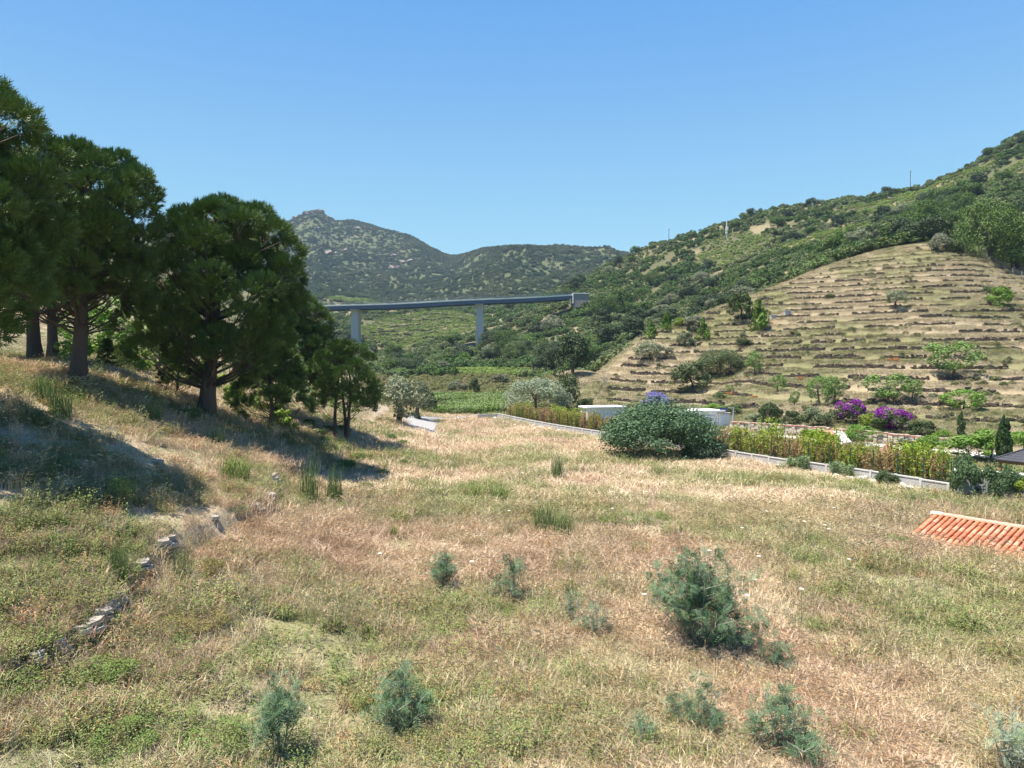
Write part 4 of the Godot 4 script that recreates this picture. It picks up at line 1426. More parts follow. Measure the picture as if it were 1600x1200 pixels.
	# white ribbed shed
	var c := thing("white_shed", "long low white ribbed shed behind the hedge, left of the wattle tree", "building", on_ground(10.6, -79.5), 0.25)
	part("wall", bx(Vector3(4.6, 1.3, 2.4)), shade_white, c, at(0, 0.85, -1.2))
	part("roof", bx(Vector3(4.9, 0.16, 2.8)), white, c, at(0, 1.58, -1.2))
	for i in 12:
		part("rib", bx(Vector3(0.12, 1.25, 0.06)), white, c, at(-2.1 + i * 0.385, 0.85, 0.03))
	part("plinth", bx(Vector3(4.8, 0.5, 2.6)), rough_mat("plinth_pink", Color(0.45, 0.36, 0.31), Color(0.58, 0.48, 0.42), 0.4), c, at(0, 0.1, -1.2))
	# loose boards and a low rail beside the drive
	var wb := thing("white_board", "white board leaning tilted behind the thin bamboo", "board", on_ground(25.4, -54.6, 0.35), 0.5)
	part("sheet", bx(Vector3(1.0, 0.05, 1.15)), white, wb, Transform3D(Basis(Vector3.RIGHT, 0.75), Vector3(0, 0.35, 0)))
	part("prop", bx(Vector3(0.08, 0.8, 0.08)), white, wb, at(0, 0.0, -0.3))
	var pb := thing("pink_sheet", "faded red sheet lying next to the white board", "sheet", on_ground(25.1, -56.3, 0.3), 0.3)
	part("panel", bx(Vector3(1.5, 0.05, 0.8)), mat("faded_red", Color(0.52, 0.22, 0.19), 0.8), pb, Transform3D(Basis(Vector3.RIGHT, 0.45), Vector3(0, 0.4, 0)))
	part("trestle", bx(Vector3(1.2, 0.7, 0.08)), mat("faded_red_leg", Color(0.3, 0.2, 0.15), 0.8), pb, at(0, 0.0, 0))
	var rl := thing("wooden_rail", "brown wooden rail beside the driveway", "rail", on_ground(27.8, -50.4), 0.55)
	part("beam", bx(Vector3(3.2, 0.12, 0.12)), mat("rail_wood", Color(0.16, 0.09, 0.055), 0.8), rl, at(0, 0.75, 0))
	for i in 2:
		part("upright", bx(Vector3(0.12, 0.8, 0.12)), mat("rail_wood", Color(0.16, 0.09, 0.055), 0.8), rl, at(-1.4 + i * 2.8, 0.36, 0))
	var cn := CylinderMesh.new()
	cn.top_radius = 0.03; cn.bottom_radius = 0.22; cn.height = 0.55; cn.radial_segments = 14
	var kiln := thing("brick_oven", "small pointed terracotta garden oven in front of the wooden rail", "oven", on_ground(26.4, -49.9))
	part("chimney", cn, mat("terracotta", Color(0.36, 0.17, 0.11), 0.9), kiln, at(0, 0.68, 0))
	part("body", bx(Vector3(0.9, 0.45, 0.8)), mat("terracotta_body", Color(0.42, 0.28, 0.2), 0.9), kiln, at(0.1, 0.2, 0))
	# ivy covered wall at the right
	var iw := thing("garden_wall", "blue grey rendered garden wall overgrown with ivy at the right edge", "wall", on_ground(22.95, -36.7))
	var q0 := Vector3(22.95, 0, -36.7)
	var q1 := Vector3(31.0, 0, -31.6)
	var yw := atan2(-(q1 - q0).z, (q1 - q0).x)
	var len := q0.distance_to(q1)
	part("wall", bx(Vector3(len, 1.5, 0.24)), rough_mat("grey_render", Color(0.30, 0.32, 0.35), Color(0.40, 0.42, 0.44), 0.4, 0.92, false, 104), iw, at((q1 - q0).x / 2, 0.66, (q1 - q0).z / 2, yw))
	part("coping", bx(Vector3(len + 0.1, 0.09, 0.36)), white, iw, at((q1 - q0).x / 2, 1.46, (q1 - q0).z / 2, yw))
	var ivy := leafy("dome", 510, 34, 5200, 0.048)
	var ivy_m := leaf_mat("ivy_dark", Color(0.075, 0.125, 0.055))
	var ivy_y := leaf_mat("ivy_yellow", Color(0.19, 0.25, 0.035))
	var spots := [[0.5, 2.9, 2.75, 0, "dark green ivy mound hanging over the near end of the garden wall"], [1.9, 2.0, 2.2, 0, "dark ivy mass trailing down the middle of the garden wall"], [3.1, 1.8, 1.2, 1, "yellow tipped ivy spilling over the coping of the garden wall"], [3.9, 1.7, 1.1, 1, "yellow green creeper hanging on the garden wall at the right edge"], [5.2, 1.8, 1.2, 1, "yellow leaved creeper at the outer end of the garden wall"]]
	for i in spots.size():
		var e: Array = spots[i]
		var p: Vector3 = q0 + (q1 - q0).normalized() * float(e[0]) + Vector3(-0.12, 0, 0.22)
		var low: float = 0.0 if i < 2 else 1.55 - float(e[2])
		var o := thing("ivy", e[4], "creeper", on_ground(p.x, p.z, low), r.randf() * TAU, "creepers on the garden wall")
		part("foliage", ivy, ivy_m if e[3] == 0 else ivy_y, o, Transform3D(Basis.from_scale(Vector3(e[1], e[2] * 1.05, 1.25)), Vector3(0, -0.05, 0)).rotated_local(Vector3.UP, 0.0))
	# gazebo
	gazebo(Vector3(28.0, 0.35, -37.6))
	tiled_shed()
	# white tank at the top of the terraces
	var tank := thing("water_tank", "small white cube water tank at the top edge of the terraces", "tank", on_ground(77.1, -130.6))
	part("body", bx(Vector3(1.0, 0.95, 1.0)), white, tank, at(0, 0.5, 0))
	part("lid", bx(Vector3(0.4, 0.12, 0.4)), shade_white, tank, at(0, 1.03, 0))
	part("pallet", bx(Vector3(1.15, 0.12, 1.15)), mat("pallet", Color(0.2, 0.17, 0.14), 0.9), tank, at(0, 0.0, 0))
	for q in [[43.6, -113.1, "small dark concrete cistern on the left terraces, upper of the two"], [41.6, -113.6, "pale concrete cistern block on the left terraces, lower of the two"]]:
		var t := thing("cistern", q[2], "cistern", on_ground(q[0], q[1]))
		part("basin", bx(Vector3(0.9, 0.7, 0.8)), rough_mat("cistern", Color(0.35, 0.34, 0.33), Color(0.5, 0.49, 0.47), 0.5), t, at(0, 0.25, 0))
		part("slab", bx(Vector3(1.0, 0.08, 0.9)), rough_mat("cistern_slab", Color(0.45, 0.44, 0.42), Color(0.6, 0.58, 0.55), 0.5), t, at(0, 0.64, 0))
	# poles on the skyline
	var mast := thing("white_mast", "white equipment mast with boxes on the wooded ridge", "mast", on_ground(105.5, -352.0))
	part("shaft", bx(Vector3(0.35, 9.0, 0.35)), white, mast, at(0, 4.0, 0))
	part("equipment_box", bx(Vector3(1.1, 1.9, 0.8)), white, mast, at(0.1, 4.6, 0.2))
	part("equipment_box", bx(Vector3(0.9, 1.1, 0.7)), shade_white, mast, at(-0.1, 2.6, 0.2))
	for q in [[81.5, -372.0, 10.0, "thin bare utility pole on the ridge left of the white mast"], [191.5, -345.0, 10.5, "thin utility pole on the skyline above the green vineyard"]]:
		var pole := thing("utility_pole", q[3], "pole", on_ground(q[0], q[1]))
		var pc := CylinderMesh.new()
		pc.top_radius = 0.12; pc.bottom_radius = 0.2; pc.height = q[2]; pc.radial_segments = 8
		part("shaft", pc, mat("pole_wood", Color(0.16, 0.14, 0.13), 0.9), pole, at(0, float(q[2]) / 2 - 0.4, 0))
		part("crossarm", bx(Vector3(1.1, 0.12, 0.12)), mat("pole_wood", Color(0.16, 0.14, 0.13), 0.9), pole, at(0, float(q[2]) - 1.0, 0))
	# fence along the right edge of the terraces
	var hf := thing("hill_fence", "grey wire fence with posts along the right edge of the terraced hill", "fence", on_ground(81.0, -131.0))
	var pm := mat("fence_grey", Color(0.22, 0.23, 0.23), 0.7)
	var last := Vector3.ZERO
	for i in 12:
		var t := i / 11.0
		var p := on_ground(lerpf(81.0, 88.5, t), lerpf(-131.0, -117.5, t))
		part("post", bx(Vector3(0.12, 1.5, 0.12)), pm, hf, Transform3D(Basis.IDENTITY, p - hf.position + Vector3(0, 0.65, 0)))
		if i > 0:
			var ws := Soup.new()
			for y in [0.3, 0.7, 1.1]:
				ws.tube([last + Vector3(0, y, 0), p - hf.position + Vector3(0, y, 0)], [0.015, 0.015], 3, Color(1, 1, 1))
			part("wire", ws.mesh(), pm, hf)
		last = p - hf.position
	# rusty dead ferns on the terraces
	for q in [[34.3, -84.8, 0.9, "orange brown dead fern on the terrace above the twin almonds, left one"], [37.3, -80.5, 0.8, "orange brown dead fern right of the twin almond tops"], [44.0, -82.3, 1.3, "rust orange dead fern left of the largest almond tree"], [26.6, -87.0, 1.0, "rusty dead fern at the foot of the tiny almond sapling"], [28.2, -83.0, 0.9, "flat rusty dead fern patch below the small almond tree"]]:
		var f := thing("dead_fern", q[3], "fern", on_ground(q[0], q[1]), 0.0, "rusty dead ferns on the terraces")
		part("fronds", crowns["low1"], mat("rust_leaf", Color(0.42, 0.19, 0.085), 0.9, true), f, Transform3D(Basis.from_scale(Vector3(q[2] * 1.4, q[2] * 0.5, q[2])), Vector3.ZERO))
	# violet blossom behind the wattle tree
	var vb := thing("blue_shrub", "violet blue flowering shrub behind the top of the wattle tree", "shrub", on_ground(17.0, -84.5))
	part("foliage", crowns["dome1"], leaf_mat("vb_green", Color(0.12, 0.15, 0.09)), vb, Transform3D(Basis.from_scale(Vector3(3.2, 2.2, 2.6)), Vector3.ZERO))
	part("blossom", crowns["dome2"], leaf_mat("vb", Color(0.25, 0.23, 0.50)), vb, Transform3D(Basis.from_scale(Vector3(3.4, 2.5, 2.8)), Vector3.ZERO))

func gazebo(p: Vector3) -> void:
	var o := thing("gazebo", "garden gazebo with a dark pyramid tile roof at the right edge", "gazebo", p, 0.5)
	var e := 1.5
	var y := 1.42
	var apex := Vector3(0, 2.25, 0)
	var dark := mat("slate", Color(0.055, 0.058, 0.068), 0.55)
	var lines := mat("slate_joint", Color(0.20, 0.20, 0.20), 0.7)
	var wood := mat("gazebo_wood", Color(0.36, 0.19, 0.09), 0.7)
	var roof := Soup.new()
	var c := [Vector3(-e, y, -e), Vector3(e, y, -e), Vector3(e, y, e), Vector3(-e, y, e)]
	for i in 4:
		var a: Vector3 = c[i]
		var b: Vector3 = c[(i + 1) % 4]
		roof.tri(a, b, apex, Color(1, 1, 1))
		roof.quad(a, b, b - Vector3(0, 0.05, 0), a - Vector3(0, 0.05, 0), Color(1, 1, 1))
	roof.quad(c[0] - Vector3(0, 0.05, 0), c[1] - Vector3(0, 0.05, 0), c[2] - Vector3(0, 0.05, 0), c[3] - Vector3(0, 0.05, 0), Color(1, 1, 1))
	var rm := part("roof", roof.mesh(), dark, o)
	for i in 4:
		var a: Vector3 = c[i]
		var b: Vector3 = c[(i + 1) % 4]
		var out := ((a + b) * 0.5 - Vector3(0, y, 0)).normalized() * 0.012 + Vector3(0, 0.012, 0)
		for k in range(1, 8):   # tile seams
			var t := k / 8.0
			var s := Soup.new()
			var q0 := a.lerp(apex, t) + out
			var q1 := b.lerp(apex, t) + out
			s.tube([q0, q1], [0.008, 0.008], 3, Color(1, 1, 1))
			part("seam", s.mesh(), lines, rm)
		for k in range(1, 10):
			var t2 := k / 10.0
			var s2 := Soup.new()
			var f := a.lerp(b, t2)
			var hgt := 1.0 - absf(t2 - 0.5) * 2.0
			s2.tube([f + out, f.lerp(apex + (f - (a + b) * 0.5), hgt) + out], [0.008, 0.008], 3, Color(1, 1, 1))
			part("seam", s2.mesh(), lines, rm)
		var hs := Soup.new()
		hs.tube([a + Vector3(0, 0.02, 0), apex + Vector3(0, 0.03, 0)], [0.04, 0.05], 6, Color(1, 1, 1))
		part("hip_cap", hs.smooth(), dark, rm)
		part("post", bx(Vector3(0.13, 1.55, 0.13)), wood, o, at(a.x * 0.86, 0.66, a.z * 0.86))
		part("beam", bx(Vector3(e * 1.8, 0.14, 0.1)), wood, o, at(((a + b) * 0.43).x, 1.29, ((a + b) * 0.43).z, 0.0 if i % 2 == 0 else PI / 2))
	var fin := SphereMesh.new()
	fin.radius = 0.08; fin.height = 0.2; fin.radial_segments = 12; fin.rings = 6
	part("finial", fin, dark, o, at(0, 2.32, 0))

func tiled_shed() -> void:
	var r := seeded(91)
	var a := Vector3(17.25, 0.74, -28.9)          # far left end of the ridge
	var along := Vector3(1.95, 0, 2.75).normalized()
	var down := Vector3(-along.z, 0, along.x)     # to the west and towards the field
	var slope := (down + Vector3(0, -0.30, 0)).normalized()
	var o := thing("tiled_shed", "low shed with an orange clay tile roof sunk beside the field", "building", a)
	var up := along.cross(slope).normalized()
	if up.y < 0:
		up = -up
	var b := Basis(along, up, along.cross(up)).orthonormalized()
	var clay := [mat("clay_a", Color(0.52, 0.19, 0.10), 0.85, true), mat("clay_b", Color(0.58, 0.23, 0.13), 0.85, true), mat("clay_c", Color(0.47, 0.165, 0.085), 0.85, true), mat("clay_d", Color(0.60, 0.29, 0.185), 0.85, true), mat("clay_e", Color(0.39, 0.15, 0.085), 0.85, true)]
	# tapered half-round cover tile and the channel tile under it
	var cover := half_round(0.085, 0.070, 0.43, 1.0)
	var pitch := 0.215
	var step := 0.34
	for i in 34:
		for k in 9:
			var p := along * (0.14 + i * pitch) + slope * (0.12 + k * step + 0.17)
			var lift := 0.055 + r.randf_range(-0.012, 0.012)
			part("roof_tile", cover, clay[r.randi() % 5], o, Transform3D(tile_basis(along, slope, up, r.randf_range(-0.04, 0.04)), p + up * lift))
	var trough := half_round(0.085, 0.075, 3.2, -1.0)
	for i in 34:
		var p := along * (0.14 + (i - 0.5) * pitch) + slope * 1.7
		part("channel_tile", trough, clay[i % 4], o, Transform3D(tile_basis(along, slope, up, 0.0), p + up * 0.05))
	# ridge caps bedded in pale mortar
	var cap := half_round(0.12, 0.105, 0.46, 1.0)
	var pinkish := mat("ridge_cap", Color(0.52, 0.31, 0.235), 0.9, true)
	for i in 19:
		part("ridge_tile", cap, pinkish if i > 0 else mat("mortar", Color(0.58, 0.50, 0.44), 0.95, true), o, Transform3D(tile_basis(slope.cross(Vector3.UP.cross(slope)).normalized() * 0 + down, along, Vector3.UP, 0.0), along * (0.12 + i * 0.39) + Vector3(0, 0.05, 0)))
	part("verge_board", bx(Vector3(0.1, 0.07, 3.1)), clay[2], o, Transform3D(Basis(along, up, slope), slope * 1.6 + along * 0.0 + up * 0.0))
	var back := (-down + Vector3(0, -0.30, 0)).normalized()
	var bu := back.cross(along).normalized()
	if bu.y < 0:
		bu = -bu
	part("rear_roof", bx(Vector3(7.4, 0.07, 3.1)), clay[0], o, Transform3D(Basis(along, bu, along.cross(bu)), along * 3.7 + back * 1.55))
	part("roof_deck", bx(Vector3(7.3, 0.05, 3.1)), mat("deck_wood", Color(0.25, 0.18, 0.12), 0.9), o, Transform3D(Basis(along, up, along.cross(up)), along * 3.7 + slope * 1.6 - up * 0.09))
	var wall := rough_mat("shed_render", Color(0.45, 0.40, 0.34), Color(0.58, 0.53, 0.46), 0.5)
	part("wall", bx(Vector3(6.8, 1.7, 4.6)), wall, o, Transform3D(Basis(along, Vector3.UP, along.cross(Vector3.UP)), along * 3.8 + Vector3(0, -1.75, 0)))

func tile_basis(x: Vector3, along: Vector3, y: Vector3, twist: float) -> Basis:
	var z := along.normalized()
	var yy := (y - z * y.dot(z)).normalized()
	return Basis(yy.cross(z), yy, z).rotated(yy, twist)

func half_round(r0: float, r1: float, length: float, side: float) -> ArrayMesh:   # lies along z, rounded towards +y
	var s := Soup.new()
	var n := 8
	for i in n:
		var g0 := PI * i / n
		var g1 := PI * (i + 1) / n
		for inner in [0.0, 0.014]:
			var a0 := Vector3(cos(g0) * (r1 - inner), side * sin(g0) * (r1 - inner), -length / 2)
			var a1 := Vector3(cos(g1) * (r1 - inner), side * sin(g1) * (r1 - inner), -length / 2)
			var b0 := Vector3(cos(g0) * (r0 - inner), side * sin(g0) * (r0 - inner), length / 2)
			var b1 := Vector3(cos(g1) * (r0 - inner), side * sin(g1) * (r0 - inner), length / 2)
			s.quad(a0, a1, b1, b0, Color(1, 1, 1))
		s.quad(Vector3(cos(g0) * r0, side * sin(g0) * r0, length / 2), Vector3(cos(g1) * r0, side * sin(g1) * r0, length / 2), Vector3(cos(g1) * (r0 - 0.014), side * sin(g1) * (r0 - 0.014), length / 2), Vector3(cos(g0) * (r0 - 0.014), side * sin(g0) * (r0 - 0.014), length / 2), Color(1, 1, 1))
	return s.mesh()

# ---------------------------------------------------------------- lane and valley floor
func valley() -> void:
	var r := seeded(66)
	ribbon("lane", [[-12.6, -80.0, 1.3], [-11.0, -81.5, 1.5], [-9.0, -84.5, 1.5], [-6.5, -86.5, 1.3], [-3.5, -87.5, 1.2], [-0.5, -90.0, 1.2]], rough_mat("asphalt", Color(0.20, 0.20, 0.205), Color(0.30, 0.30, 0.30), 0.4, 0.95, false, 110), 0.05)
	ribbon("lane_apron", [[-7.9, -65.5, 0.6], [-8.9, -69.2, 1.3], [-9.6, -73.0, 1.8], [-10.0, -76.5, 2.1], [-10.2, -79.9, 2.3]], rough_mat("apron_concrete", Color(0.25, 0.245, 0.235), Color(0.36, 0.35, 0.335), 0.3, 0.95, false, 111), 0.055)
	# leafy crop on the valley floor
	var crop := Soup.new()
	for i in 26:
		var g := r.randf() * TAU
		var q := sqrt(r.randf()) * 0.5
		var b := Vector3(cos(g) * q, 0, sin(g) * q)
		for k in 5:
			var g2 := r.randf() * TAU
			var m := b + Vector3(cos(g2) * 0.12, r.randf_range(0.5, 0.9), sin(g2) * 0.12)
			var e := m + Vector3(cos(g2) * 0.3, r.randf_range(-0.15, 0.15), sin(g2) * 0.3)
			var w := Vector3(-sin(g2), 0, cos(g2)) * 0.035
			var col := jitter(r, 0.75, 1.3, 0.08)
			crop.quad(b - w, b + w, m + w, m - w, col)
			crop.tri(m - w, m + w, e, col)
	var cm := crop.mesh()
	var xf := []
	var cols := PackedColorArray()
	for i in 2100:
		var d := r.randf_range(89.5, 122.0)
		var x := lerpf(-12.5, -0.5, r.randf()) * d / 100.0 - 0.5
		if n_patch.get_noise_2d(x * 0.5, d * 0.35) < -0.12 or r.randf() < smoothstep(104.0, 122.0, d):
			continue
		xf.append(spot(x, -d, Vector3(1.1, r.randf_range(0.6, 1.1), 1.1), r))
		cols.append(Color(0.19, 0.28, 0.075).lerp(Color(0.25, 0.31, 0.13), clampf(0.5 + 2 * n_patch.get_noise_2d(x, d), 0, 1)))
	scatter("crop", "pale green tall leafy crop beyond the bend of the lane", "crop", cm, mat("crop", Color(1, 1, 1), 0.6, true, Color(0.08, 0.1, 0.04)), xf, cols)
	# meadow grass between the lane and the valley vineyard
	xf = []
	cols = PackedColorArray()
	for i in 4200:
		var d := r.randf_range(92.0, 215.0)
		var x := r.randf_range(-0.2, 0.13) * d
		if x > wall_x(minf(d, 83.0)) + 9.0 or in_vineyard(x, d):
			continue
		var s := r.randf_range(0.8, 2.0)
		xf.append(spot(x, -d, Vector3(s, s * 0.4, s), r))
		cols.append(Color(0.15, 0.19, 0.06).lerp(Color(0.26, 0.23, 0.12), r.randf()) * jitter(r))
	scatter("meadow_weeds", "rough green weeds on the valley floor", "weeds", crowns["low0"], mat("scrub", Color(1, 1, 1), 0.7, true, Color(0.05, 0.06, 0.03)), xf, cols)
	for i in PLANTS.size():
		var p: Array = PLANTS[i]
		plant(p[0], on_ground(p[1], p[2]), p[3], p[4], p[5], "", i % 3)
# ---------------------------------------------------------------- the field: grass, weeds, stones, young wattles
func blade(s: Soup, r: RandomNumberGenerator, b: Vector3, h: float, w: float, lean: float, col: Color, head := 0.0) -> void:
	var g := r.randf() * TAU
	var dir := Vector3(cos(g), 0, sin(g))
	var side := Vector3(-sin(g), 0, cos(g)) * w
	var m := b + dir * lean * h * 0.35 + Vector3(0, h * 0.6, 0)
	var e := b + dir * lean * h + Vector3(0, h * r.randf_range(0.85, 1.0), 0)
	s.quad(b - side, b + side, m + side * 0.8, m - side * 0.8, col)
	s.tri(m - side * 0.8, m + side * 0.8, e, col)
	if head > 0.0:
		var tip := e + (dir * 0.7 + Vector3(0, 0.1, 0)) * head
		var k := side.normalized() * head * 0.05
		var c2 := col * Color(1.1, 1.02, 0.92)
		s.quad(m.lerp(e, 0.75), e + k, tip, e - k, c2)

func grass_tuft(seed_: int, n: int, h: float, spread: float, w: float, lean: float, heads: float) -> ArrayMesh:
	var r := seeded(seed_)
	var s := Soup.new()
	for i in n:
		var g := r.randf() * TAU
		var q := sqrt(r.randf()) * spread
		var hh := h * r.randf_range(0.45, 1.1)
		blade(s, r, Vector3(cos(g) * q, -0.03, sin(g) * q), hh, w * r.randf_range(0.7, 1.3), lean * r.randf_range(0.3, 1.6), jitter(r, 0.65, 1.3, 0.07), 0.11 if r.randf() < heads else 0.0)
	return s.mesh()

func forb_tuft(seed_: int, stems: int, h: float, spread: float, leaf: float) -> ArrayMesh:
	var r := seeded(seed_)
	var s := Soup.new()
	for i in stems:
		var g := r.randf() * TAU
		var q := sqrt(r.randf()) * spread
		var b := Vector3(cos(g) * q, 0, sin(g) * q)
		var top := b * 1.35 + Vector3(0, h * r.randf_range(0.5, 1.1), 0)
		var col := jitter(r, 0.75, 1.2, 0.08)
		for k in 9:
			var p := b.lerp(top, r.randf_range(0.15, 1.0))
			var o := on_sphere(r)
			o.y = absf(o.y) * 0.6
			var e := p + o * leaf * r.randf_range(0.7, 1.4)
			var w := (e - p).cross(Vector3(0, 1, 0.2)).normalized() * leaf * 0.26
			var m := p.lerp(e, 0.55)
			s.quad(p, m + w, e, m - w, col * jitter(r, 0.8, 1.25, 0.05))
	return s.mesh()

func left_of_wall(x: float, d: float) -> bool:
	return x < wall_x(d) - 0.7 or d < 37.0

func on_shed(x: float, d: float) -> bool:
	var p := Vector2(x - 17.25, -d + 28.9)
	var al := Vector2(1.95, 2.75).normalized()
	var dn := Vector2(-al.y, al.x)
	var u := p.dot(al)
	var v := p.dot(dn)
	return u > -0.15 and v > -3.2 and v < 1.75

func field_grass() -> void:
	var r := seeded(14)
	var dry := [grass_tuft(200, 60, 0.44, 0.24, 0.0035, 0.4, 0.3), grass_tuft(201, 64, 0.36, 0.26, 0.0038, 0.6, 0.2), grass_tuft(202, 52, 0.28, 0.30, 0.004, 1.1, 0.15), grass_tuft(203, 40, 0.56, 0.20, 0.003, 0.3, 0.7)]
	var far := [grass_tuft(210, 60, 0.30, 0.46, 0.007, 0.6, 0.12), grass_tuft(211, 60, 0.25, 0.50, 0.008, 0.9, 0.12)]
	var weeds := [forb_tuft(220, 34, 0.30, 0.26, 0.034), forb_tuft(221, 40, 0.22, 0.32, 0.03), forb_tuft(222, 28, 0.42, 0.22, 0.038)]
	var gm := mat("grass", Color(1, 1, 1), 0.75, true, Color(0.16, 0.14, 0.08))
	var wm := mat("weed", Color(1, 1, 1), 0.6, true, Color(0.09, 0.11, 0.03))
	var xf := [[], [], [], [], [], []]
	var cols := [PackedColorArray(), PackedColorArray(), PackedColorArray(), PackedColorArray(), PackedColorArray(), PackedColorArray()]
	var wx := [[], [], []]
	var wc := [PackedColorArray(), PackedColorArray(), PackedColorArray()]
	var n := 104000
	for i in n:
		var d := lerpf(9.0, 94.0, pow(r.randf(), 1.25))
		var a := r.randf_range(-0.86, 0.82)
		var x := a * maxf(d, 13.0)
		if not left_of_wall(x, d) or on_shed(x, d) or on_lane(x, d):
			continue
		if d > 60.0 and x < -12.0 - (d - 60.0) * 0.1:
			continue
		var p := n_patch.get_noise_2d(x, d)                       # small patches
		var m := n_mid.get_noise_2d(x * 2.4 + 50, d * 2.4)        # larger ones
		var q := n_patch.get_noise_2d(x * 0.6 + 200, d * 0.6 + 90)
		var slope_side := smoothstep(-6.0, -11.0, x)
		var bare := n_patch.get_noise_2d(x * 0.9 - 130, d * 0.9)
		if bare > (0.24 if x < -2.0 else 0.34) and d < 32.0 and r.randf() < 0.85:
			continue
		var greenness := 0.19 + 0.9 * m + 1.2 * q + 0.26 * slope_side + 0.06 * smoothstep(4.0, 14.0, x)
		var s := clampf(pow(d / 16.0, 0.30), 0.85, 1.6) * (1.0 + 0.75 * n_small.get_noise_2d(x * 1.7, d * 1.7))
		if r.randf() < clampf(greenness, 0.03, 0.62) * (1.0 if d < 50.0 else 0.6):
			var k := r.randi() % 3
			var z := s * r.randf_range(0.6, 1.35)
			wx[k].append(spot(x, -d, Vector3(z, z * r.randf_range(0.6, 1.1), z), r, 0.0))
			var g := Color(0.15, 0.215, 0.058).lerp(Color(0.225, 0.235, 0.085), r.randf())
			if r.randf() < 0.06 + 0.2 * slope_side * float(p > 0.15):
				g = Color(0.31, 0.185, 0.085)
			wc[k].append(g * jitter(r, 0.75, 1.3, 0.08))
		else:
			var k := r.randi() % 3
			if r.randf() < 0.16:
				k = 3
			if d > 34.0:
				k = 4 + r.randi() % 2
			var z := s * r.randf_range(0.65, 1.25) * (0.8 if x < -9.0 else 1.0)
			xf[k].append(spot(x, -d, Vector3(z * 1.15, z * (0.85 + 0.35 * q), z * 1.15), r, 0.0))
			var straw := Color(0.65, 0.535, 0.38).lerp(Color(0.60, 0.455, 0.325), clampf(0.45 - 1.6 * p - 0.02 * x, 0, 1)).lerp(Color(0.47, 0.44, 0.235), clampf(0.10 + 1.1 * m + 0.012 * x, 0, 0.5))
			cols[k].append(straw * jitter(r, 0.75, 1.2, 0.05))
	for k in 6:
		scatter("dry_grass", ["dry straw coloured grass covering the field", "curled dry grass of the field", "flattened pale straw of the field", "tall dry grass heads of the field", "dry grass of the far part of the field", "matted dry grass of the far part of the field"][k], "grass", dry[k] if k < 4 else far[k - 4], gm, xf[k], cols[k])
	for k in 3:
		scatter("green_weeds", ["green leafy weeds growing through the dry grass", "low green creeping weeds of the field", "taller green weeds of the field"][k], "weeds", weeds[k], wm, wx[k], wc[k])
	# dry grass on the terraces and the slope behind the pines
	var hx := [[], []]
	var hc := [PackedColorArray(), PackedColorArray()]
	var gx := []
	var gc := PackedColorArray()
	for i in 74000:
		var a := r.randf_range(0.05, 0.84)
		var d := r.randf_range(50.0, 140.0)
		var x := a * d
		ground0(x, d)
		if i > 64000:
			d = r.randf_range(44.0, 90.0)
			x = r.randf_range(-0.8, -0.2) * d
		elif at_knot < 5.0 or at_knot > 7.1 or x < wall_x(d) + 6.0 or below_riser(x, d):
			continue
		var m := n_mid.get_noise_2d(x + 300, d)
		var p := n_patch.get_noise_2d(x * 0.5, d * 0.5)
		var s := r.randf_range(0.7, 1.5) * (1.3 if d > 80.0 else 1.0)
		if r.randf() < clampf(0.44 + 1.2 * m + 0.9 * p - 0.16 * smoothstep(10.0, 20.0, ground0(x, d)), 0.06, 0.75):
			gx.append(spot(x, -d, Vector3(s, s * 0.75, s), r, 0.0))
			gc.append(Color(0.17, 0.20, 0.07).lerp(Color(0.25, 0.23, 0.10), r.randf()) * jitter(r))
		else:
			var k := r.randi() % 2
			hx[k].append(spot(x, -d, Vector3(s, s * (0.7 if i > 64000 else 0.62), s), r, 0.0))
			hc[k].append(Color(0.49, 0.425, 0.295) * jitter(r, 0.75, 1.2, 0.05))
	for k in 2:
		scatter("hillside_grass", ["dry pale grass on the terraced hillside", "short straw on the terraced hillside"][k], "grass", far[k], gm, hx[k], hc[k])
	# small tussocks and bushes dotted over the terraces
	var tx := []
	var tc := PackedColorArray()
	for i in 1500:
		var d := r.randf_range(56.0, 134.0)
		var x := r.randf_range(0.09, 0.82) * d
		ground0(x, d)
		if at_knot < 5.15 or at_knot > 7.05 or n_mid.get_noise_2d(x * 1.5 + 70, d * 1.5) < -0.05:
			continue
		var s := r.randf_range(0.3, 1.0)
		tx.append(spot(x, -d, Vector3(s, s * 0.7, s), r))
		tc.append(Color(0.12, 0.155, 0.06).lerp(Color(0.27, 0.25, 0.14), r.randf()) * jitter(r))
	scatter("hillside_tussocks", "small green and grey tussocks dotted over the terraces", "scrub", crowns["low2"], mat("scrub", Color(1, 1, 1), 0.7, true, Color(0.05, 0.06, 0.03)), tx, tc)
	scatter("hillside_weeds", "green weeds along the hillside terraces", "weeds", weeds[1], wm, gx, gc)

func below_riser(x: float, d: float) -> bool:   # the narrow strip where a terrace wall stands
	var h := ground0(x, d)
	if terraced(x, d, at_knot) < 0.5:
		return false
	var f := (h + contour_noise(x, d)) / STEP
	f -= floorf(f)
	return f > 0.72

func on_lane(x: float, d: float) -> bool:
	if d > 64.0 and d < 81.0 and absf(x - lerpf(-8.0, -10.4, clampf((d - 66.2) / 12.0, 0, 1))) < 2.1:
		return true
	return d > 79.5 and d < 92.0 and x < 0.0 and absf(d - lerpf(90.0, 79.5, clampf((-x - 0.5) / 12.0, 0, 1))) < 2.0

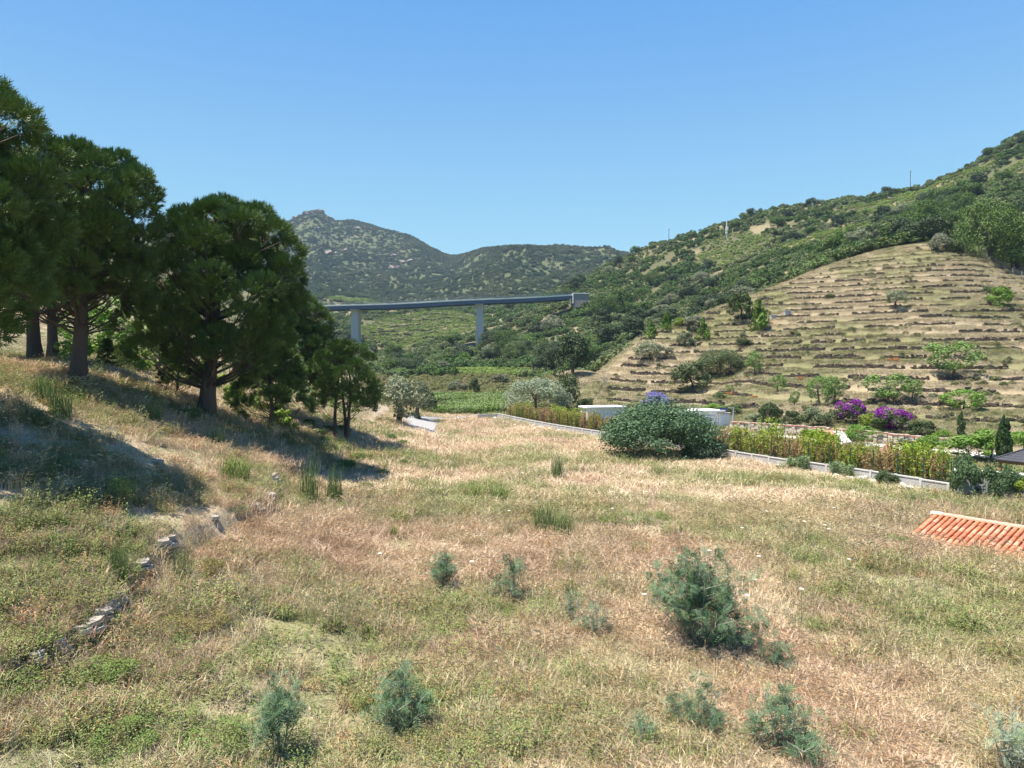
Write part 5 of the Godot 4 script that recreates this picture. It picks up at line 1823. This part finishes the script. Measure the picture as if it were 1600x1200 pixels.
# a feathery wattle frond: a rib with two rows of narrow leaflets
func frond(s: Soup, r: RandomNumberGenerator, b: Vector3, dir: Vector3, length: float, col: Color) -> void:
	var side := dir.cross(Vector3.UP + on_sphere(r) * 0.3).normalized()
	var up := side.cross(dir).normalized()
	var n := 7
	for i in n:
		var t := (i + 0.6) / n
		var p := b + dir * length * t + Vector3(0, -0.22 * length * t * t, 0)
		var l := length * 0.34 * sin(PI * (0.16 + 0.8 * t))
		for k in [-1.0, 1.0]:
			var e: Vector3 = p + (side * k + dir * 0.55 + up * r.randf_range(-0.2, 0.25)).normalized() * l
			var w := dir * length * 0.036
			s.quad(p - w, p.lerp(e, 0.6) - w, e, p.lerp(e, 0.6) + w, col * r_tone(r))
	s.tri(b - side * 0.004, b + side * 0.004, b + dir * length + Vector3(0, -0.2 * length, 0), Color(0.9, 1.0, 0.8) * col)

func r_tone(r: RandomNumberGenerator) -> Color:
	var k := r.randf_range(0.8, 1.2)
	return Color(k, k, k)

func wattle_meshes(seed_: int, h: float, spread: float, stems: int, fronds: int, size: float) -> Dictionary:
	var r := seeded(seed_)
	var wood := Soup.new()
	var s := Soup.new()
	var lines := []
	for i in stems:
		var g := i * 2.4 + r.randf()
		var q := spread * pow(r.randf(), 0.8)
		var top := Vector3(cos(g) * q, h * (1.0 - 0.62 * pow(q / spread, 1.5)) * r.randf_range(0.72, 1.0), sin(g) * q)
		if i == 0:
			top = Vector3(0.05, h, 0)
		var b := Vector3(cos(g) * 0.18, 0, sin(g) * 0.18) * spread * 0.5
		var m := b.lerp(top, 0.5) + Vector3(0, 0.06 * h, 0)
		wood.tube([b, m, top], [0.014 * size * 4, 0.009 * size * 4, 0.004], 5, Color(1, 1, 1))
		lines.append([b, m, top])
		for k in 5:
			var f := r.randf_range(0.35, 0.95)
			var p := m.lerp(top, f * 2 - 1) if f > 0.5 else b.lerp(m, f * 2)
			var e := p + (on_sphere(r) * Vector3(1, 0.35, 1) + Vector3(0, 0.5, 0)).normalized() * h * 0.2
			wood.tube([p, e], [0.008, 0.003], 3, Color(1, 1, 1))
			lines.append([p, p.lerp(e, 0.5), e])
	for i in fronds:
		var l: Array = lines[r.randi() % lines.size()]
		var t := r.randf_range(0.12, 1.0)
		var p: Vector3 = l[0].lerp(l[1], t * 2) if t < 0.5 else l[1].lerp(l[2], t * 2 - 1)
		var axis: Vector3 = (l[2] - l[0]).normalized()
		var o := on_sphere(r)
		o = (o - axis * o.dot(axis)).normalized()
		var dir := (o + axis * 0.45 + Vector3(0, r.randf_range(-0.1, 0.3), 0)).normalized()
		var col := jitter(r, 0.75, 1.2, 0.06)
		if r.randf() < 0.2:
			col *= Color(1.35, 1.35, 0.9)
		frond(s, r, p, dir, size * r.randf_range(0.7, 1.3), col)
	return {"wood": wood.smooth(), "fronds": s.mesh()}

func wattles() -> void:
	var green := leaf_mat("wattle", Color(0.10, 0.168, 0.088), 0.55)
	var pale := leaf_mat("wattle_pale", Color(0.20, 0.27, 0.185), 0.55)
	var stem := mat("wattle_stem", Color(0.24, 0.26, 0.21), 0.8, true)
	var large := wattle_meshes(1, 2.75, 1.75, 34, 1900, 0.27)
	var number := 10
	var mid := wattle_meshes(2, 1.55, 0.75, 12, 270, 0.24)
	var small := wattle_meshes(3, 1.15, 0.6, 9, 140, 0.22)
	var thin := wattle_meshes(4, 1.3, 0.8, 6, 80, 0.2)
	for q in [
		[large, 4.55, -17.0, 1.0, 0.3, 0, "largest feathery blue green wattle bush in the field"],
		[mid, -2.07, -13.3, 0.95, 1.0, 0, "upright blue green wattle sapling low in the middle of the field"],
		[mid, -4.1, -12.3, 1.0, 2.0, 0, "wattle sapling left of the upright one near the lower picture edge"],
		[mid, -2.04, -21.4, 0.9, 3.1, 0, "bushy wattle sapling farther back, straight behind the upright one"],
		[small, 0.0, -20.5, 1.1, 0.5, 0, "sparse wattle sapling right of the bushy one"],
		[thin, 2.1, -17.6, 1.0, 1.5, 0, "thin wattle shoots just left of the largest wattle bush"],
		[thin, 1.6, -18.6, 0.8, 4.0, 0, "faint wattle shoots between the sparse sapling and the largest bush"],
		[mid, 3.5, -13.1, 0.9, 4.1, 0, "wattle sapling in front of the largest bush"],
		[mid, 4.75, -12.2, 1.05, 5.2, 0, "dense wattle sapling at the lower picture edge, right of the one before the largest bush"],
		[small, 5.9, -15.7, 0.85, 2.6, 0, "low wattle shoots spreading right of the largest bush"],
		[small, 2.3, -12.7, 0.6, 0.2, 0, "tiny wattle shoot left of the sapling before the largest bush"],
		[thin, 8.25, -11.6, 1.15, 0.9, 1, "pale feathery wattle branch in the lower right corner"],
		[mid, 8.9, -11.4, 0.85, 2.9, 1, "pale dense wattle sapling behind the branch in the lower right corner"],
	]:
		var o := thing("wattle_bush", q[6], "shrub", on_ground(q[1], q[2]), q[4], "young wattles in the field")
		o.scale = Vector3.ONE * float(q[3])
		var own: Dictionary = q[0]
		if own != large:   # no two saplings grow alike
			number += 1
			var rr := seeded(number)
			own = wattle_meshes(number, (1.55 if own == mid else 1.2) * rr.randf_range(0.85, 1.15), (0.75 if own == mid else 0.65) * rr.randf_range(0.8, 1.35), int(rr.randf_range(6, 14)), int((300 if own == mid else (150 if own == small else 85)) * rr.randf_range(0.75, 1.3)), rr.randf_range(0.2, 0.27))
		part("stems", own.wood, stem, o).set_meta("kind", "stuff")
		part("fronds", own.fronds, green if q[5] == 0 else pale, o).set_meta("kind", "stuff")
	# the big wattle tree at the edge of the field
	var tree := thing("wattle_tree", "big rounded blue green wattle tree before the concrete wall", "tree", on_ground(10.75, -51.5))
	var wm := leaf_mat("wattle_tree", Color(0.098, 0.165, 0.085), 0.6)
	part("crown", leafy("dome", 603, 110, 36000, 0.023, 0.3), wm, tree, Transform3D(Basis.from_scale(Vector3(8.1, 4.9, 6.6)), Vector3(0, -0.25, 0)))
	part("crown", leafy("dome", 601, 34, 6000, 0.05, 0.15), leaf_mat("wattle_dark", Color(0.075, 0.125, 0.062)), tree, Transform3D(Basis.from_scale(Vector3(3.6, 2.0, 2.6)), Vector3(3.0, -0.15, 1.2)))
	part("trunk", trunks[1], rough_mat("bark", Color(0.055, 0.043, 0.035), Color(0.15, 0.12, 0.10), 1.2, 0.95, false, 60, 0.05), tree, Transform3D(Basis.from_scale(Vector3(4.5, 2.6, 4.5)), Vector3(0, -0.1, 0)))

# ---------------------------------------------------------------- broom, stones and flowers
func broom_mesh(seed_: int, n: int) -> ArrayMesh:
	var r := seeded(seed_)
	var s := Soup.new()
	for i in n:
		var g := r.randf() * TAU
		var q := sqrt(r.randf()) * 0.4
		blade(s, r, Vector3(cos(g) * q * 0.7, 0, sin(g) * q * 0.7), r.randf_range(0.3, 1.1), 0.006, 0.22, jitter(r, 0.75, 1.25, 0.06))
	return s.mesh()

func field_details() -> void:
	var r := seeded(19)
	var br := [broom_mesh(1, 190), broom_mesh(2, 150)]
	var bm := leaf_mat("broom", Color(0.125, 0.19, 0.062))
	var bl := leaf_mat("broom_light", Color(0.17, 0.235, 0.055))
	for q in [[-8.3, -29.0, 1.7, 0.9, 0, "tallest dark green broom tuft at the terrace edge below the pines"], [-7.6, -30.2, 1.3, 0.8, 0, "shorter broom tuft right of the tallest one at the terrace edge"], [1.35, -28.8, 1.15, 1.1, 0, "dark upright broom tuft in the middle of the field"], [2.0, -27.6, 1.0, 1.0, 0, "second upright broom tuft in the middle of the field, nearer one"], [-4.6, -27.2, 0.45, 0.5, 1, "small light green upright shrublet alone in the dry grass"], [2.7, -42.0, 1.3, 0.8, 0, "slim broom tuft in the far middle of the field"], [-2.0, -36.0, 0.7, 1.1, 1, "low light green broom patch near the end of the pine row"], [-0.6, -35.0, 0.7, 0.9, 1, "low light green broom patch right of the one near the pine row"], [4.6, -25.4, 0.5, 0.8, 1, "small light green tuft behind the largest wattle"], [8.6, -21.6, 0.6, 0.7, 1, "small green tuft right of the largest wattle"], [1.7, -20.0, 0.8, 0.5, 1, "light green tuft behind the thin wattle shoots"], [-16.2, -25.5, 0.9, 0.8, 0, "broom tuft on the slope below the nearest pine"], [-17.8, -27.0, 0.9, 0.9, 0, "broom tuft near the trunk of the tall pine"], [-9.2, -16.5, 0.85, 0.45, 0, "thin broom tuft on the old wall edge"], [-8.4, -18.0, 0.9, 0.5, 0, "thin broom tuft right of the old wall edge"], [-13.0, -31.0, 0.8, 0.9, 0, "broom tuft in front of the thick pine trunk"], [-15.5, -30.6, 0.8, 0.9, 0, "broom tuft left of the thick pine trunk"], [-10.6, -27.0, 0.7, 1.3, 1, "wide light green tuft on the upper slope"]]:
		var o := thing("broom", q[5], "shrub", on_ground(q[0], q[1]), r.randf() * TAU, "broom tufts in the field")
		part("stalks", br[r.randi() % 2], bm if q[4] == 0 else bl, o, Transform3D(Basis.from_scale(Vector3(q[3] * 1.6, q[2] * 1.45, q[3] * 1.6)), Vector3(0, -0.04, 0))).set_meta("kind", "stuff")
	# low green bushes at the foot of the pines and on the old terrace
	for i in 40:
		var d := r.randf_range(33.0, 62.0)
		var x := r.randf_range(-0.46, -0.14) * d
		var w := r.randf_range(0.5, 1.1)
		var o := thing("rockrose", "low green bush on the dry slope around the pines", "shrub", on_ground(x, -d), r.randf() * TAU, "low bushes around the pines")
		part("foliage", crowns["dome%d" % (i % 3)], leaf_mat("rockrose", Color(0.13, 0.19, 0.05)), o, Transform3D(Basis.from_scale(Vector3(w * 1.2, w * 0.65, w * 1.2)), Vector3(0, -0.05, 0)))
	for q in [[-8.15, -18.7, 1.15, 0.62, "bushy russet tinged shrub beside the old wall edge"], [-7.3, -16.2, 1.5, 0.45, "low russet green shrub below the old wall edge"], [-5.1, -12.0, 1.3, 0.5, "bright green low bush near the lower left corner"], [-7.9, -13.3, 1.4, 0.5, "green bramble below the near end of the old wall"], [-8.8, -12.2, 1.2, 0.5, "dark green bramble in the lower left corner"], [-6.6, -14.2, 1.0, 0.35, "small green bush on the bare patch of the slope"], [-10.9, -17.0, 1.1, 0.5, "light green bush above the old wall edge"], [-6.3, -11.3, 1.1, 0.5, "green low bush left of the bright one near the lower edge"], [-11.5, -20.8, 0.9, 0.7, "dark green bush at the edge of the tree shadow"], [-2.8, -29.5, 1.3, 0.4, "low bramble patch in the far left of the field"], [4.8, -30.5, 1.8, 0.5, "spreading bramble patch behind the largest wattle"], [6.3, -31.0, 1.4, 0.45, "second bramble patch behind the largest wattle"], [14.6, -26.6, 0.9, 0.6, "green bush at the left corner of the tiled roof"], [-1.4, -27.0, 1.2, 0.3, "flat green weed patch in the middle of the field"]]:
		var o := thing("bramble", q[4], "shrub", on_ground(q[0], q[1]), r.randf() * TAU, "low bushes in the field")
		var russet: bool = q[4].contains("russet")
		part("foliage", leafy("dome", 700 + int(absf(q[0]) * 10), 30, 4200, 0.028, 0.3), leaf_mat("bramble_r" if russet else "bramble", Color(0.20, 0.175, 0.055) if russet else Color(0.145, 0.21, 0.055)), o, Transform3D(Basis.from_scale(Vector3(q[2] * 1.2, q[3] * 1.2, q[2] * 1.1)), Vector3(0, -0.06, 0)))
	old_wall()
	# white umbels of wild carrot
	for i in 30:
		var d := r.randf_range(17.0, 40.0)
		var x := r.randf_range(0.02, 0.5) * d
		if i > 24:
			x = r.randf_range(-0.2, 0.05) * d
		if on_shed(x, d):
			continue
		var o := thing("wild_carrot", "wild carrot with a flat white flower head in the dry grass", "flower", on_ground(x, -d), r.randf() * TAU, "white umbels in the field")
		var hgt := r.randf_range(0.55, 0.95)
		var s := Soup.new()
		s.tube([Vector3.ZERO, Vector3(0.03, hgt, 0)], [0.008, 0.005], 4, Color(1, 1, 1))
		part("stem", s.mesh(), mat("umbel_stem", Color(0.2, 0.22, 0.08), 0.8), o)
		var f := Soup.new()
		for k in 26:
			var g := k * 2.4
			var q := sqrt(k / 26.0) * 0.065
			f.quad(Vector3(cos(g) * q + 0.03 - 0.014, hgt + 0.01, sin(g) * q), Vector3(cos(g) * q + 0.03, hgt + 0.012, sin(g) * q - 0.014), Vector3(cos(g) * q + 0.044, hgt + 0.01, sin(g) * q), Vector3(cos(g) * q + 0.03, hgt + 0.012, sin(g) * q + 0.014), Color(1, 1, 1))
		part("umbel", f.mesh(), mat("umbel", Color(0.72, 0.72, 0.66), 0.9), o)

# the tumbled edge of the old terrace: flat slabs of schist in short runs
func old_wall() -> void:
	var r := seeded(23)
	var m := [rough_mat("slab_a", Color(0.26, 0.23, 0.195), Color(0.41, 0.365, 0.31), 1.6, 0.95, false, 120, 0.03), rough_mat("slab_b", Color(0.23, 0.215, 0.20), Color(0.38, 0.36, 0.335), 1.6, 0.95, false, 122, 0.03), rough_mat("slab_c", Color(0.27, 0.235, 0.19), Color(0.42, 0.37, 0.31), 1.6, 0.95, false, 124, 0.03)]
	var runs := [
		[12.9, 17.6, 1.0, "longest run of flat schist slabs along the old terrace edge, nearest the viewer"],
		[18.6, 20.2, 0.7, "short heap of slabs beside the russet shrub on the old terrace edge"],
		[24.4, 26.6, 1.0, "pale block of stacked slabs midway along the old terrace edge"],
		[28.6, 29.6, 0.5, "few slabs half hidden by broom on the old terrace edge"],
		[34.0, 37.0, 0.6, "far run of slabs on the old terrace edge near the end of the pine row"]]
	for run in runs:
		var d0: float = run[0]
		var o := thing("slab_wall", run[3], "wall", on_ground(edge_x(d0), -d0), 0.0, "slab runs of the old terrace edge")
		var d := d0
		while d < run[1]:
			var l := r.randf_range(0.14, 0.5)
			if r.randf() < 0.34:
				d += l * 1.3
				continue
			for layer in 3:
				var x := edge_x(d) + r.randf_range(-0.07, 0.07) - 0.02 * layer
				var th := r.randf_range(0.05, 0.10)
				var s := Soup.new()
				var ll := l * r.randf_range(0.8, 1.1)
				slab(s, r, Vector3(r.randf_range(0.16, 0.42), th, ll))
				var y := ground(edge_x(d) - 0.5, -d) - 0.27 + layer * 0.08
				part("slab", s.mesh(), m[r.randi() % 3], o, Transform3D(Basis.from_euler(Vector3(r.randf_range(-0.14, 0.14), r.randf_range(-0.6, 0.6), r.randf_range(-0.16, 0.2))), Vector3(x + 0.06, y, -d - l * 0.5) - o.position))
			d += l * 0.92
	# slabs lying about on the slope
	for q in [[-12.6, -25.2], [-12.2, -26.0], [-11.6, -24.4], [-13.6, -27.5], [-14.4, -29.0], [-7.3, -13.6], [-6.7, -13.2], [-6.9, -17.1], [-8.9, -21.8], [-9.4, -22.3], [-10.9, -23.2], [-7.9, -15.2], [-6.0, -12.4]]:
		var s := Soup.new()
		slab(s, r, Vector3(r.randf_range(0.25, 0.5), 0.09, r.randf_range(0.3, 0.6)))
		var p := part("loose_slab", s.mesh(), m[r.randi() % 3], self, Transform3D(Basis.from_euler(Vector3(r.randf_range(-0.1, 0.1), r.randf() * 6, r.randf_range(-0.1, 0.1))), on_ground(q[0], q[1], 0.04)))
		tag(p, "loose flat stone lying in the grass of the %s" % ("upper slope" if q[0] < -10.0 else "slope below the old terrace edge"), "stone", "loose stones of the %s" % ("upper slope" if q[0] < -10.0 else "lower slope"))

func slab(s: Soup, r: RandomNumberGenerator, size: Vector3) -> void:   # an irregular flat stone of seven sides
	var n := 7
	var top := []
	var low := []
	for i in n:
		var g := TAU * (i + r.randf_range(-0.25, 0.25)) / n
		var k := r.randf_range(0.82, 1.12)
		var p := Vector3(cos(g) * size.x * 0.5 * k, 0, sin(g) * size.z * 0.5 * k)
		top.append(p + Vector3(0, size.y * (0.5 + r.randf_range(-0.12, 0.1)), 0))
		low.append(p * 1.04 - Vector3(0, size.y * 0.5, 0))
	for i in n:
		var j := (i + 1) % n
		s.quad(low[i], low[j], top[j], top[i], Color(1, 1, 1))
		s.tri(top[i], top[j], Vector3(0, size.y * 0.52, 0), Color(1, 1, 1))
		s.tri(low[j], low[i], Vector3(0, -size.y * 0.5, 0), Color(1, 1, 1))

# rough growth on the garden side of the wall
func garden_weeds() -> void:
	var r := seeded(88)
	var tuft := [grass_tuft(230, 50, 0.36, 0.42, 0.009, 0.7, 0.1), forb_tuft(231, 30, 0.30, 0.4, 0.08)]
	var xf := [[], []]
	var cols := [PackedColorArray(), PackedColorArray()]
	for i in 5200:
		var d := r.randf_range(33.0, 96.0)
		var x := wall_x(d) + r.randf_range(0.8, 14.0)
		ground0(x, d)
		if at_knot > 5.6 or absf(x - (23.9 + (58.1 - d) * 0.78)) < 1.1 or x / d > 0.85:
			continue
		var k := 0 if r.randf() < 0.55 else 1
		var s := r.randf_range(0.6, 1.4)
		xf[k].append(spot(x, -d, Vector3(s, s, s), r, 0.0))
		cols[k].append((Color(0.46, 0.38, 0.22) if k == 0 else Color(0.17, 0.22, 0.07)) * jitter(r))
	scatter("garden_grass", "dry grass on the garden ground behind the bamboo hedge", "grass", tuft[0], mat("grass", Color(1, 1, 1), 0.75, true, Color(0.16, 0.14, 0.08)), xf[0], cols[0])
	scatter("garden_weeds", "green weeds on the garden ground behind the bamboo hedge", "weeds", tuft[1], mat("weed", Color(1, 1, 1), 0.6, true, Color(0.09, 0.11, 0.03)), xf[1], cols[1])
